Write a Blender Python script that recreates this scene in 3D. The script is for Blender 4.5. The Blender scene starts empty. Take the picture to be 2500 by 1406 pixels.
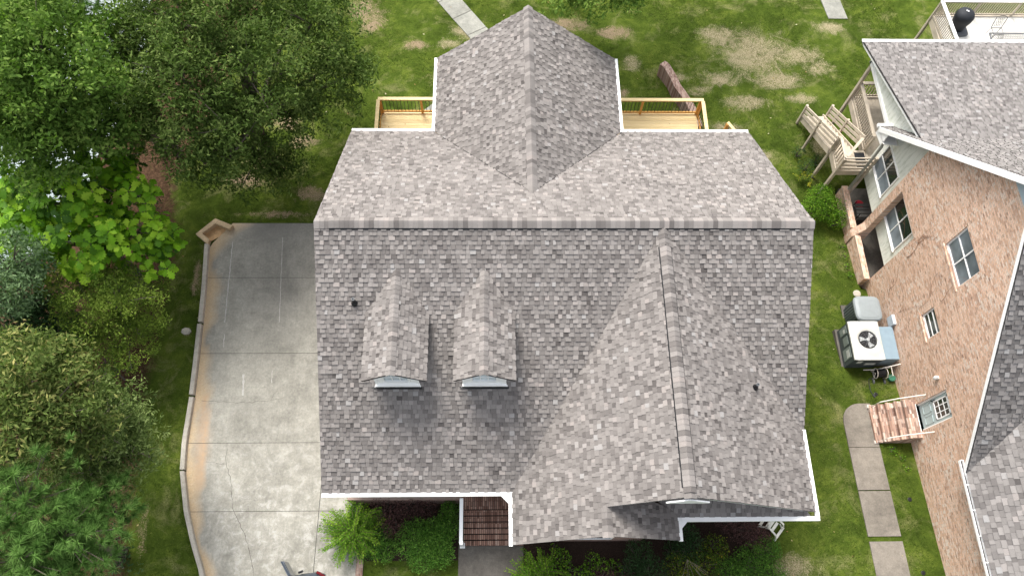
import bpy, math, random
import numpy as np
from mathutils import Vector, Matrix
random.seed(7)
RNG = np.random.default_rng(11)
R = math.radians
scene = bpy.context.scene
COL = scene.collection

# ------------------------------------------------------------------ camera
TILT, ROLL, YAW, FPX = 0.4147, 0.0484, -0.0541, 1850.8
ct, st = math.cos(TILT), math.sin(TILT)
fw = Vector((0, st, -ct)); up = Vector((0, ct, st)); rt = Vector((1, 0, 0))
r2 = math.cos(ROLL)*rt + math.sin(ROLL)*up
u2 = -math.sin(ROLL)*rt + math.cos(ROLL)*up
Zr = Matrix.Rotation(YAW, 3, 'Z')
r2, u2, fw = Zr @ r2, Zr @ u2, Zr @ fw
cam = bpy.data.cameras.new('camera'); camo = bpy.data.objects.new('camera', cam); COL.objects.link(camo)
M = Matrix((r2, u2, -fw)).transposed().to_4x4(); M.translation = Vector((0, 0, 28.4))
camo.matrix_world = M
cam.sensor_width = 36; cam.lens = FPX/2500*36; cam.clip_end = 2000
scene.camera = camo
# ------------------------------------------------------------------ light
world = bpy.data.worlds.new('World'); scene.world = world; world.use_nodes = True
nt = world.node_tree; bg = nt.nodes['Background']
sky = nt.nodes.new('ShaderNodeTexSky'); sky.sky_type = 'NISHITA'; sky.sun_disc = False
AZ, EL = R(-24), R(57)
sky.sun_elevation = EL; sky.sun_rotation = AZ; sky.dust_density = 4.0; sky.air_density = 1.0; sky.ozone_density = 1.0
hs = nt.nodes.new('ShaderNodeHueSaturation'); hs.inputs['Saturation'].default_value = .35   # thin white overcast
nt.links.new(sky.outputs[0], hs.inputs['Color']); nt.links.new(hs.outputs[0], bg.inputs[0]); bg.inputs[1].default_value = 0.15
sl = bpy.data.lights.new('sun', 'SUN'); sl.energy = 1.75; sl.angle = R(24); sl.color = (1.0, 0.955, 0.89)
so = bpy.data.objects.new('sun', sl); COL.objects.link(so)
sd = Vector((math.sin(AZ)*math.cos(EL), math.cos(AZ)*math.cos(EL), math.sin(EL)))
so.rotation_euler = sd.to_track_quat('Z', 'Y').to_euler(); so.location = (0, 0, 60)
vs = scene.view_settings; vs.view_transform = 'Standard'; vs.look = 'None'; vs.gamma = 1; vs.exposure = 1.15

# ------------------------------------------------------------------ mesh helpers
WL = {}
def tag(o, label=None, cat=None, group=None, kind=None):
    if label: o['label'] = label
    if cat: o['category'] = cat
    if group: o['group'] = group
    if kind: o['kind'] = kind
    return o
def thing(name, loc, label, cat, group=None):
    o = bpy.data.objects.new(name, None); COL.objects.link(o); o.location = loc; o.empty_display_size = .2
    WL[o.name] = Vector(loc)
    return tag(o, label, cat, group)

class MB:
    def __init__(s, M=None):
        s.v = []; s.f = []; s.m = []; s.t = []; s.M = M
    def quad(s, pts, m=0, t=.5):
        n = len(s.v)
        s.v += [tuple(s.M @ Vector(p)) if s.M else tuple(p) for p in pts]
        s.f.append(tuple(range(n, n+len(pts)))); s.m.append(m); s.t.append(t)
    def mesh(s, V, F, m=0, t=.5):
        n = len(s.v)
        s.v += [tuple(s.M @ Vector(p)) if s.M else tuple(p) for p in V]
        for f in F: s.f.append(tuple(n+i for i in f)); s.m.append(m); s.t.append(t)
    def box(s, x0, y0, z0, x1, y1, z1, m=0, t=.5):
        V = [(x, y, z) for z in (z0, z1) for y in (y0, y1) for x in (x0, x1)]
        s.mesh(V, [(0,2,3,1),(4,5,7,6),(0,1,5,4),(2,6,7,3),(0,4,6,2),(1,3,7,5)], m, t)
    def bar(s, p, q, w, h, upv=(0,0,1), m=0, t=.5):
        p, q = Vector(p), Vector(q); d = (q-p).normalized(); U = Vector(upv)
        if abs(d.dot(U)) > .98: U = Vector((0,1,0))
        a = d.cross(U).normalized()*w/2; b = a.cross(d).normalized()*h/2
        V = [c+i*a+j*b for c in (p, q) for i, j in ((-1,-1),(1,-1),(1,1),(-1,1))]
        s.mesh(V, [(3,2,1,0),(4,5,6,7),(0,1,5,4),(1,2,6,5),(2,3,7,6),(3,0,4,7)], m, t)
    def tube(s, pts, rs, n=8, m=0, t=.5, cap=True):
        pts = [Vector(p) for p in pts]
        if not hasattr(rs, '__len__'): rs = [rs]*len(pts)
        V = []; F = []
        for i, p in enumerate(pts):
            d = (pts[min(i+1, len(pts)-1)]-pts[max(i-1, 0)]).normalized()
            a = d.cross(Vector((0,0,1)) if abs(d.z) < .9 else Vector((1,0,0))).normalized(); b = d.cross(a)
            for k in range(n):
                A = 2*math.pi*k/n; V.append(p+(a*math.cos(A)+b*math.sin(A))*rs[i])
        for i in range(len(pts)-1):
            for k in range(n):
                F.append((i*n+k, i*n+(k+1)%n, (i+1)*n+(k+1)%n, (i+1)*n+k))
        if cap: F.append(tuple(range(n-1, -1, -1))); F.append(tuple((len(pts)-1)*n+k for k in range(n)))
        s.mesh(V, F, m, t)
    def prism(s, poly, d, m=0, t=.5, mside=None):
        poly = [Vector(p) for p in poly]; d = Vector(d); n = len(poly)
        V = poly+[p+d for p in poly]
        s.mesh(V, [tuple(range(n))], m, t)
        s.mesh(V, [tuple(range(2*n-1, n-1, -1))], m if mside is None else mside, t)
        s.mesh(V, [(i+n, (i+1)%n+n, (i+1)%n, i) for i in range(n)], m if mside is None else mside, t)
    def lathe(s, c, prof, n=16, m=0, t=.5, sx=1, sy=1, pw=2.0):
        V = []; F = []
        for r, z in prof:
            for k in range(n):
                A = 2*math.pi*k/n; ca, sa = math.cos(A), math.sin(A)
                q = (abs(ca)**pw+abs(sa)**pw)**(-1/pw)
                V.append((c[0]+r*q*ca*sx, c[1]+r*q*sa*sy, c[2]+z))
        L = len(prof)
        for i in range(L-1):
            for k in range(n): F.append((i*n+k, i*n+(k+1)%n, (i+1)*n+(k+1)%n, (i+1)*n+k))
        F.append(tuple(range(n-1, -1, -1))); F.append(tuple((L-1)*n+k for k in range(n)))
        s.mesh(V, F, m, t)
    def build(s, name, mats, parent=None, smooth=False):
        if not isinstance(mats, (list, tuple)): mats = [mats]
        off = WL.get(parent.name, Vector((0,0,0))) if parent else Vector((0,0,0))
        me = bpy.data.meshes.new(name)
        A = np.array(s.v, dtype=np.float32).reshape(-1, 3)-np.array(off, dtype=np.float32)
        me.from_pydata(A.tolist(), [], s.f)
        for m in mats: me.materials.append(m)
        me.polygons.foreach_set('material_index', np.array(s.m, dtype=np.int32))
        at = me.attributes.new('tone', 'FLOAT', 'FACE'); at.data.foreach_set('value', np.array(s.t, dtype=np.float32))
        if smooth: me.polygons.foreach_set('use_smooth', np.ones(len(s.f), dtype=bool))
        me.update()
        o = bpy.data.objects.new(name, me); COL.objects.link(o)
        if parent: o.parent = parent
        WL[o.name] = Vector(off)
        return o
def np_mesh(name, V, F, tone, mat, parent=None, smooth=False):
    """V (n,3), F (m,k) constant k; tone per face"""
    off = WL.get(parent.name, Vector((0,0,0))) if parent else Vector((0,0,0))
    V = V-np.array(off)
    me = bpy.data.meshes.new(name); n, (m, k) = len(V), F.shape
    me.vertices.add(n); me.vertices.foreach_set('co', V.astype(np.float32).ravel())
    me.loops.add(m*k); me.loops.foreach_set('vertex_index', F.astype(np.int32).ravel())
    me.polygons.add(m); me.polygons.foreach_set('loop_start', (np.arange(m)*k).astype(np.int32))
    me.update(calc_edges=True)
    if tone is not None:
        at = me.attributes.new('tone', 'FLOAT', 'FACE'); at.data.foreach_set('value', tone.astype(np.float32))
    if smooth: me.polygons.foreach_set('use_smooth', np.ones(m, dtype=bool))
    me.materials.append(mat)
    o = bpy.data.objects.new(name, me); COL.objects.link(o)
    if parent: o.parent = parent
    WL[o.name] = Vector(off)
    return o

# ------------------------------------------------------------------ materials
def srgb(r, g, b):
    return tuple(((c/255)/12.92 if c/255 <= .04045 else ((c/255+.055)/1.055)**2.4) for c in (r, g, b))+(1,)
class Mat:
    def __init__(s, name, rough=.8, spec=.3):
        s.m = bpy.data.materials.new(name); s.m.use_nodes = True; s.nt = s.m.node_tree
        s.b = s.nt.nodes['Principled BSDF']; s.b.inputs['Roughness'].default_value = rough
        s.b.inputs['Specular IOR Level'].default_value = spec
    def n(s, typ, **kw):
        nd = s.nt.nodes.new(typ)
        for k, v in kw.items():
            if k.startswith('i_'): nd.inputs[k[2:].replace('_', ' ')].default_value = v
            else: setattr(nd, k, v)
        return nd
    def l(s, a, b): s.nt.links.new(a, b)
    def obj(s):
        if not hasattr(s, '_o'): s._o = s.n('ShaderNodeTexCoord').outputs['Object']
        return s._o
    def noise(s, scale, detail=4, rough=.55, vec=None, dist=0):
        nd = s.n('ShaderNodeTexNoise', i_Scale=scale, i_Detail=detail, i_Roughness=rough, i_Distortion=dist)
        s.l(vec if vec is not None else s.obj(), nd.inputs['Vector']); return nd.outputs['Fac']
    def ramp(s, fac, stops, interp='LINEAR'):
        nd = s.n('ShaderNodeValToRGB'); cr = nd.color_ramp; cr.interpolation = interp
        while len(cr.elements) < len(stops): cr.elements.new(.5)
        for e, (p, c) in zip(cr.elements, stops):
            e.position = p; e.color = c if len(c) == 4 else tuple(c)+(1,)
        s.l(fac, nd.inputs[0]); return nd.outputs[0]
    def mix(s, fac, a, b, mode='MIX'):
        nd = s.n('ShaderNodeMix', data_type='RGBA', blend_type=mode)
        for sock, val in ((nd.inputs[0], fac), (nd.inputs[6], a), (nd.inputs[7], b)):
            if hasattr(val, 'is_output'): s.l(val, sock)
            else: sock.default_value = val if (not hasattr(val, '__len__') or len(val) == 4) else tuple(val)+(1,)
        return nd.outputs[2]
    def math(s, op, a, b=None, c=None):
        nd = s.n('ShaderNodeMath', operation=op)
        for i, v in enumerate((a, b, c)):
            if v is None: continue
            if hasattr(v, 'is_output'): s.l(v, nd.inputs[i])
            else: nd.inputs[i].default_value = v
        return nd.outputs[0]
    def attr(s, name, out='Fac'):
        nd = s.n('ShaderNodeAttribute'); nd.attribute_name = name; return nd.outputs[out]
    def sep(s, vec):
        nd = s.n('ShaderNodeSeparateXYZ'); s.l(vec, nd.inputs[0]); return nd.outputs
    def comb(s, x, y, z=0.0):
        nd = s.n('ShaderNodeCombineXYZ')
        for i, v in enumerate((x, y, z)):
            if hasattr(v, 'is_output'): s.l(v, nd.inputs[i])
            else: nd.inputs[i].default_value = v
        return nd.outputs[0]
    def col(s, c):
        if hasattr(c, 'is_output'): s.l(c, s.b.inputs['Base Color'])
        else: s.b.inputs['Base Color'].default_value = c
    def bump(s, h, strength=.5, dist=.01):
        nd = s.n('ShaderNodeBump'); nd.inputs['Strength'].default_value = strength; nd.inputs['Distance'].default_value = dist
        s.l(h, nd.inputs['Height']); s.l(nd.outputs[0], s.b.inputs['Normal'])

def plain(name, c, rough=.6, var=.12, scale=6, metal=0, spec=.4, bump=0):
    a = Mat(name, rough, spec); c = srgb(*c)
    f = a.noise(scale, 5, .6)
    lo = tuple(x*(1-var) for x in c[:3])+(1,); hi = tuple(min(1, x*(1+var)) for x in c[:3])+(1,)
    a.col(a.ramp(f, [(.3, lo), (.7, hi)])); a.b.inputs['Metallic'].default_value = metal
    if bump: a.bump(a.noise(scale*12, 3), bump, .004)
    return a.m

def mat_shingle(name, dark=1.0, tint=(1,1,1)):
    a = Mat(name, .92, .15)
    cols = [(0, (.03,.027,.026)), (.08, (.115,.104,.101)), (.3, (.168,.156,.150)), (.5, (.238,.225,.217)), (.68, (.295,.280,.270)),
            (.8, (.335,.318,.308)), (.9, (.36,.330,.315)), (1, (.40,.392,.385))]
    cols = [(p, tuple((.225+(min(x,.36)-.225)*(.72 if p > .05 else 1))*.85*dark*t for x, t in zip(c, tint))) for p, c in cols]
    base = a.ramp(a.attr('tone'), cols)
    g = a.noise(210, 3, .7); g2 = a.noise(38, 4, .65)
    base = a.mix(.75, base, a.ramp(g, [(.28, (.55,.55,.55)), (.5, (1,1,1)), (.75, (1.35,1.35,1.35))]), 'MULTIPLY')
    base = a.mix(.3, base, a.ramp(g2, [(.3, (.8,.8,.8)), (.7, (1.14,1.13,1.12))]), 'MULTIPLY')
    big = a.noise(.55, 4, .6)
    base = a.mix(.4, base, a.ramp(big, [(.3, (.88,.88,.885)), (.7, (1.08,1.07,1.06))]), 'MULTIPLY')
    a.col(base); a.bump(g, .5, .004)
    return a.m
M_SH = mat_shingle('asphalt shingle granules', 1.0, (1.035,.995,.955))
M_SH2 = mat_shingle('neighbour shingle granules', 1.0, (1.02,1.0,.98))
M_UNDER = plain('dark roofing felt', (52,50,50), .9)

def mat_brick(name, axes, cols, mortar, scale=1.0, smear=.35, bw=.2, bh=.072):
    a = Mat(name, .9, .15); s = a.sep(a.obj()); ix = {'x':0,'y':1,'z':2}
    v = a.comb(s[ix[axes[0]]], s[ix[axes[1]]], 0.0)
    br = a.n('ShaderNodeTexBrick'); a.l(v, br.inputs['Vector'])
    for k, val in (('Scale', scale), ('Mortar Size', .010), ('Mortar Smooth', .3), ('Brick Width', bw), ('Row Height', bh), ('Bias', 0.0)):
        br.inputs[k].default_value = val
    br.inputs['Color1'].default_value = (0,0,0,1); br.inputs['Color2'].default_value = (1,1,1,1); br.inputs['Mortar'].default_value = (.5,.5,.5,1)
    tone = br.outputs['Color']
    c = a.ramp(tone, cols)
    # whitish smears that follow single bricks, stronger in loose clusters
    cl = a.noise(1.1, 4, .6); m1 = a.ramp(cl, [(.42, (0,0,0)), (.62, (1,1,1))])
    wn = a.n('ShaderNodeTexWhiteNoise'); wn.noise_dimensions = '3D'
    q = a.comb(a.math('FLOOR', a.math('DIVIDE', s[ix[axes[0]]], bw*.53)), a.math('FLOOR', a.math('DIVIDE', s[ix[axes[1]]], bh)), 3.0)
    a.l(q, wn.inputs['Vector'])
    m2 = a.ramp(wn.outputs['Value'], [(.62, (0,0,0)), (.9, (1,1,1))])
    c = a.mix(a.math('MULTIPLY', a.math('MULTIPLY', m2, a.math('ADD', m1, .35)), smear), c, (.78,.68,.58,1))
    dk = a.ramp(wn.outputs['Value'], [(0, (.5,.5,.5)), (.12, (1,1,1))])
    c = a.mix(.8, c, dk, 'MULTIPLY')
    c = a.mix(a.math('MULTIPLY', br.outputs['Fac'], .8), c, mortar)
    c = a.mix(.35, c, a.ramp(a.noise(.7, 5, .65), [(.3, (.78,.76,.75)), (.7, (1.15,1.12,1.1))]), 'MULTIPLY')
    c = a.mix(.5, c, a.ramp(a.noise(60, 3), [(.3, (.82,.82,.82)), (.7, (1.15,1.15,1.15))]), 'MULTIPLY')
    a.col(c); a.bump(a.math('SUBTRACT', 1.0, br.outputs['Fac']), .5, .006)
    return a.m
BC = [(0, (.48,.29,.20)), (.35, (.68,.44,.30)), (.7, (.78,.53,.38)), (1, (.82,.62,.48))]
M_BRX = mat_brick('salmon brick side wall', 'yz', BC, (.50,.40,.34,1), smear=.8)
M_BRY = mat_brick('salmon brick front wall', 'xz', BC, (.50,.40,.34,1), smear=.6)
NC = [(0,(.26,.16,.12)),(.4,(.42,.27,.20)),(1,(.56,.38,.29))]
M_CAPB = mat_brick('salmon brick wall cap', 'yx', BC, (.50,.40,.34,1), smear=.6)
M_BRT = mat_brick('salmon brick tread', 'yx', [(0,(.17,.11,.09)),(.4,(.31,.19,.145)),(1,(.48,.32,.245))], (.30,.24,.2,1), smear=.7, bw=.3, bh=.075)
DC = [(0, (.17,.095,.07)), (.4, (.27,.155,.115)), (.8, (.36,.22,.165)), (1, (.42,.28,.21))]
M_DBT = mat_brick('dark weathered brick tread', 'yx', DC, (.035,.028,.025,1), smear=.15, bw=.34, bh=.07)
M_DBY = mat_brick('dark weathered brick riser', 'xz', DC, (.04,.03,.028,1), smear=.1)
M_BROWN = mat_brick('pinkish garden wall brick', 'yx', [(0,(.18,.105,.08)),(.5,(.26,.165,.13)),(1,(.34,.235,.19))], (.3,.24,.21,1), smear=.2)
M_WHITE = plain('white painted trim', (246,246,243), .45, .03, 3)
M_WDECK = plain('white painted deck boards', (226,223,214), .6, .10, 2.5)
def mat_deckpaint(name, c):
    a = Mat(name, .65, .3); b = a.noise(2.0, 6, .65); b2 = a.noise(40, 3)
    c = srgb(*c)[:3]
    k = a.ramp(b, [(.3, tuple(x*.72 for x in c)), (.55, c), (.8, tuple(min(1, x*1.12) for x in c))])
    a.col(a.mix(.4, k, a.ramp(b2, [(.3, (.85,.85,.85)), (.7, (1.1,1.1,1.1))]), 'MULTIPLY')); return a.m
M_BEIGE = mat_deckpaint('taupe deck paint', (190,178,160))
def mat_pine(name):
    a = Mat(name, .7, .25); s = a.sep(a.obj())
    g = a.noise(3.0, 6, .6, a.comb(a.math('MULTIPLY', s[0], .5), a.math('MULTIPLY', s[1], 14.0), a.math('MULTIPLY', s[2], 14.0)))
    k = a.ramp(g, [(.3, (.62,.46,.22)), (.55, (.76,.61,.34)), (.8, (.86,.74,.48))])
    k = a.mix(.6, k, a.ramp(a.attr('tone'), [(0, (.82,.78,.7)), (1, (1.12,1.12,1.1))]), 'MULTIPLY')
    kn = a.n('ShaderNodeTexVoronoi', i_Scale=2.3); a.l(a.obj(), kn.inputs['Vector'])
    k = a.mix(a.ramp(kn.outputs['Distance'], [(.03, (1,1,1)), (.07, (0,0,0))]), k, (.25,.12,.04,1))
    a.col(k); return a.m
M_PINE = mat_pine('new yellow pine lumber')
M_ORPINE = plain('amber pine post', (196,146,76), .7, .2, 9)
M_BLACK = plain('black powder coated metal', (24,25,27), .45, .1, 8)
M_CHAR = plain('charcoal wrought iron', (48,50,52), .5, .15, 12)
M_COVER = plain('black grill cover fabric', (30,33,38), .7, .25, 3, bump=.3)
M_GREYP = plain('grey plastic', (92,95,97), .6, .1, 8)
M_GLASS = None
def mat_glass(name, c, rough=.08):
    a = Mat(name, rough, .8); f = a.noise(1.3, 3, .5)
    c = srgb(*c)[:3]; a.col(a.ramp(f, [(.3, tuple(x*.6 for x in c)), (.7, tuple(x*1.5 for x in c))])); return a.m
M_GLASS = mat_glass('dark window glass', (44,52,50))
M_SCREEN = mat_glass('grey insect screen', (128,138,146), .6)
M_CURT = mat_glass('curtained window glass', (112,120,126), .15)
def mat_siding(name, c):
    a = Mat(name, .6, .3); c = srgb(*c)[:3]
    s = a.sep(a.obj())
    st_ = a.noise(1.6, 6, .7, a.comb(s[0], a.math('MULTIPLY', s[1], 5.0), a.math('MULTIPLY', s[2], 1.0)))
    k = a.mix(a.ramp(st_, [(.48, (0,0,0)), (.72, (.6,.6,.6))]), c, (.30,.34,.24,1)); a.col(k); return a.m
M_SIDE = mat_siding('mildewed white lap siding', (226,228,218))
M_SIDEB = plain('pale blue grey siding', (168,184,190), .6, .08, 3)
M_DOOR = plain('grey green painted door', (180,196,195), .5, .06, 2)

def mat_concrete(name, c, sand=False, scale=1.0, contrast=1.0, warm=1.0):
    a = Mat(name, .9, .2); c = srgb(*c)[:3]
    big = a.noise(.42*scale, 6, .68, dist=.4); mid = a.noise(2.6*scale, 6, .7); fine = a.noise(70, 4, .7)
    lo = tuple(x*(1-.30*contrast) for x in c); hi = tuple(min(1, x*(1+.22*contrast)) for x in c)
    k = a.ramp(big, [(.32, lo), (.52, c), (.72, hi)])
    k = a.mix(.75, k, a.ramp(mid, [(.28, (.74,.74,.735)), (.5, (1,1,1)), (.72, (1.22,1.21,1.19))]), 'MULTIPLY')
    k = a.mix(.8, k, a.ramp(fine, [(.25, (.78,.78,.78)), (.75, (1.2,1.2,1.2))]), 'MULTIPLY')
    k = a.mix(.7, k, a.ramp(a.noise(11*scale, 12, .8), [(.34, (.72,.72,.715)), (.5, (1,1,1)), (.64, (1.3,1.29,1.26))]), 'MULTIPLY')
    if sand:
        sp_ = a.sep(a.obj()); stv = a.comb(a.math('MULTIPLY', sp_[0], 9.0), a.math('MULTIPLY', sp_[1], .7), 0.0)
        k = a.mix(.35, k, a.ramp(a.noise(1.5, 8, .75, stv), [(.35, (.8,.8,.8)), (.65, (1.16,1.16,1.15))]), 'MULTIPLY')
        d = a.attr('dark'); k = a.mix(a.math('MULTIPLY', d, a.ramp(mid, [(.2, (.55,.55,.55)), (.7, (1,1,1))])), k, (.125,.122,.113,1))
        w = a.attr('worn'); k = a.mix(a.math('MULTIPLY', w, a.ramp(a.noise(2.6, 12, .82, dist=.5), [(.50, (0,0,0)), (.60, (.9,.9,.9))])), k, (.47,.46,.43,1))
        sa = a.attr('sand'); sn = a.math('MULTIPLY', sa, a.ramp(a.noise(5, 6, .7), [(.1, (.5,.5,.5)), (.6, (1,1,1))]))
        k = a.mix(sn, k, a.ramp(a.noise(18, 5, .7), [(.3, (.46,.33,.19)), (.7, (.60,.47,.31))]))
        ru = a.attr('rust'); k = a.mix(a.math('MULTIPLY', ru, a.ramp(a.noise(7, 6, .7), [(.2, (.35,.35,.35)), (.65, (1,1,1))])), k, (.46,.32,.20,1))
    a.col(k); a.bump(fine, .35, .004); return a.m
M_DRIVE = mat_concrete('weathered driveway concrete', (148,146,137), True, 1.0, .95)
M_CURB = mat_concrete('curb concrete', (176,170,158), False, 2, .7)
M_WALK = mat_concrete('mottled aggregate walk', (122,116,107), False, 1.6, 1.25)
M_WALK2 = mat_concrete('grey walk concrete', (140,140,132), False, 1.8, .8)
M_PAD = mat_concrete('dirty pad concrete', (98,94,88), False, 2.4, 1.2)
M_SAND = plain('washed sand', (196,160,118), .95, .2, 7, bump=.4)
M_JOINT = plain('dark joint filler', (58,58,54), .95)
M_JOINT2 = plain('black shaded mossy riser', (30,26,24), .95)  # riser shading painted in black, together with the mossy joints
M_CHALK = plain('chalk white line', (178,176,170), .95, .2, 30)

def mat_leaf(name, c0, c1, c2, pale=None, rough=.75, trans=.3, glossy=.06):
    a = Mat(name, rough, glossy); t = a.attr('tone')
    k = a.ramp(t, [(0, c0), (.5, c1), (1, c2)])
    k = a.mix(.6, k, a.ramp(a.noise(1.3, 4, .6), [(.3, (.7,.74,.7)), (.7, (1.22,1.18,1.1))]), 'MULTIPLY')
    if pale:
        g = a.n('ShaderNodeNewGeometry'); k = a.mix(a.math('MULTIPLY', g.outputs['Backfacing'], .85), k, pale)
    a.col(k)
    tr = a.n('ShaderNodeBsdfTranslucent'); a.l(a.mix(1.0, k, (1.0,1.25,.5,1), 'MULTIPLY'), tr.inputs['Color'])
    mx = a.n('ShaderNodeMixShader'); mx.inputs[0].default_value = trans
    a.l(a.b.outputs[0], mx.inputs[1]); a.l(tr.outputs[0], mx.inputs[2])
    a.l(mx.outputs[0], a.nt.nodes['Material Output'].inputs['Surface'])
    return a.m
L_OAK = mat_leaf('olive oak leaves', (.034,.062,.012), (.090,.142,.034), (.25,.32,.10))
L_HW = mat_leaf('mid green hardwood leaves', (.040,.082,.014), (.105,.185,.034), (.27,.37,.09))
L_MAG = mat_leaf('bright yellow green big leaves', (.034,.100,.005), (.14,.31,.012), (.34,.52,.04), pale=(.42,.48,.42,1), trans=.25, rough=.5, glossy=.15)
L_CED = mat_leaf('feathery olive leaves', (.05,.095,.015), (.17,.25,.04), (.32,.42,.08))
L_PALE = mat_leaf('pale grey green leaves', (.07,.12,.055), (.15,.23,.11), (.27,.38,.19))
L_DARK = mat_leaf('dark glossy leaves', (.016,.04,.014), (.042,.088,.032), (.10,.17,.075), rough=.35)
L_RED = mat_leaf('green leaves with tan tips', (.045,.07,.016), (.12,.17,.045), (.38,.34,.13))
L_WIL = mat_leaf('narrow pale willow oak leaves', (.05,.085,.024), (.14,.195,.06), (.30,.37,.15))
L_PIN = mat_leaf('pine needles', (.038,.090,.018), (.095,.19,.042), (.19,.33,.09), trans=.15)
L_BOX = mat_leaf('boxwood leaves', (.036,.10,.015), (.10,.225,.036), (.22,.38,.07), rough=.4)
L_NAN = mat_leaf('bright nandina leaflets', (.04,.11,.012), (.12,.25,.022), (.28,.42,.05))
L_PUR = mat_leaf('dark purple leaves', (.04,.024,.024), (.11,.058,.055), (.21,.115,.10), trans=.1)
L_YEL = mat_leaf('yellow flecked green leaves', (.03,.07,.012), (.09,.16,.02), (.42,.38,.04))
M_BARK = plain('grey bark', (92,84,74), .95, .35, 9, bump=.8)
M_TWIG = plain('pale dead twigs', (150,138,122), .9, .2, 9)

# ------------------------------------------------------------------ terrain
def sstep(a, b, x):
    t = np.clip((x-a)/(b-a), 0, 1); return t*t*(3-2*t)
def gz(x, y):
    x = np.asarray(x, dtype=float); y = np.asarray(y, dtype=float)
    L = np.interp(y, [-40, 15.4, 18, 22, 28, 60, 300], [0, -.03, -.25, -.7, -1.25, -2.0, -2.0])
    Rr = np.interp(y, [-40, -6, 1.3, 6, 8, 13, 15.5, 18, 22, 30, 60, 300], [.6, .55, .36, .02, -.08, -.85, -1.15, -1.22, -1.45, -1.75, -2.1, -2.1])
    fr = sstep(10.2, 14.5, x)                       # in front, only the neighbour's side rises
    Rf = np.where(y < 8, Rr*fr, Rr)
    w = sstep(-4, 9, x)
    z = L*(1-w)+Rf*w - .7*sstep(15.55,15.8,x)*sstep(12.9,13.1,y)*sstep(18.2,18.0,y)
    d = .5*sstep(-12.6, -15.5, x)+2.9*sstep(-16.5, -20.5, x+.5*np.sin(y*.7))*sstep(8, 19, y+1.5*np.sin(x*.45)+.6*np.sin(x*1.3))
    return z-d-.02
def gzf(x, y): return float(gz(x, y))
DRY = [(13.04,26.11,2,1.5),(11.33,27.24,1.1,.7),(13.96,24.41,1.2,.6),(11.15,24.47,.9,.5),(15.28,26.04,1,.6),(16.13,25.18,.8,.5),(8.87,24.54,.8,.3),(9.96,23.6,.6,.3),(6.81,25.29,.5,.5),(-1.62,27.04,.7,.4),(-2.21,26.16,.6,.3),(17.14,27.83,.9,.4),(14.92,23.26,.8,.3),(12.31,19.75,.6,.5),(15.3,20.44,.4,.6),(10.46,1.72,.7,.5),(-1,26.78,.9,.5),(12.1,23.0,1.2,.5),(10.9,21.4,.8,.4)]
DIRT = [(-4.02,26.06,.8,.35),(-6.15,27.71,.8,.9),(-6.62,28.51,.8,.8),(6.23,23.38,.35,.5),(-14.26,18.62,.7,.5),(-15.31,18.25,.8,.4),(-9.57,21.04,1,.5),(-10.88,17.72,1.2,.4),(-8.68,19.85,.8,.5),(-14.39,17.5,.4,.5),(-10.31,18.63,1.2,.6),(-12.6,3.15,.15,1.6),(6.07,27.38,1,.5),(3.78,27.8,1.2,.5),(-9.55,15.95,1.6,.2),(-7.95,17.04,.8,.5),(-2.89,22.53,.5,.2),(-12.3,10.6,.25,.2),(-12.2,13.0,.2,.9)]
def blobs(L, x, y, soft=.95):
    m = np.zeros_like(x)
    for cx, cy, rx, ry in L:
        d = np.sqrt(((x-cx)/rx)**2+((y-cy)/ry)**2); m = np.maximum(m, 1-sstep(1-soft, 1+soft, d))
    return m
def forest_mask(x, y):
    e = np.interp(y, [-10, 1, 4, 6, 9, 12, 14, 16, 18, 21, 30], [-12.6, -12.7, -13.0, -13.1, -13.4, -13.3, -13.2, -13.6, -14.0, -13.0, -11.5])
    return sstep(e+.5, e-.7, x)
def ax(lo, hi, d, far, n=14):
    core = np.arange(lo, hi+d/2, d); g = np.geomspace(1, far, n)
    return np.concatenate([lo-g[::-1], core, hi+g])
xs = ax(-24, 32, .25, 400); ys = ax(-8, 42, .25, 400)
GX, GY = np.meshgrid(xs, ys); GZ = gz(GX, GY)
bump = .03*np.sin(GX*.9+GY*.4)*np.sin(GY*.7-.3*GX)
inside = ((GX > -12) & (GX < 18) & (GY < 22))
GZ = GZ+np.where(inside, 0, bump)
nx, ny = len(xs), len(ys)
V = np.stack([GX.ravel(), GY.ravel(), GZ.ravel()], 1)
I = np.arange(nx*ny).reshape(ny, nx)
F = np.stack([I[:-1,:-1].ravel(), I[:-1,1:].ravel(), I[1:,1:].ravel(), I[1:,:-1].ravel()], 1)
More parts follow.
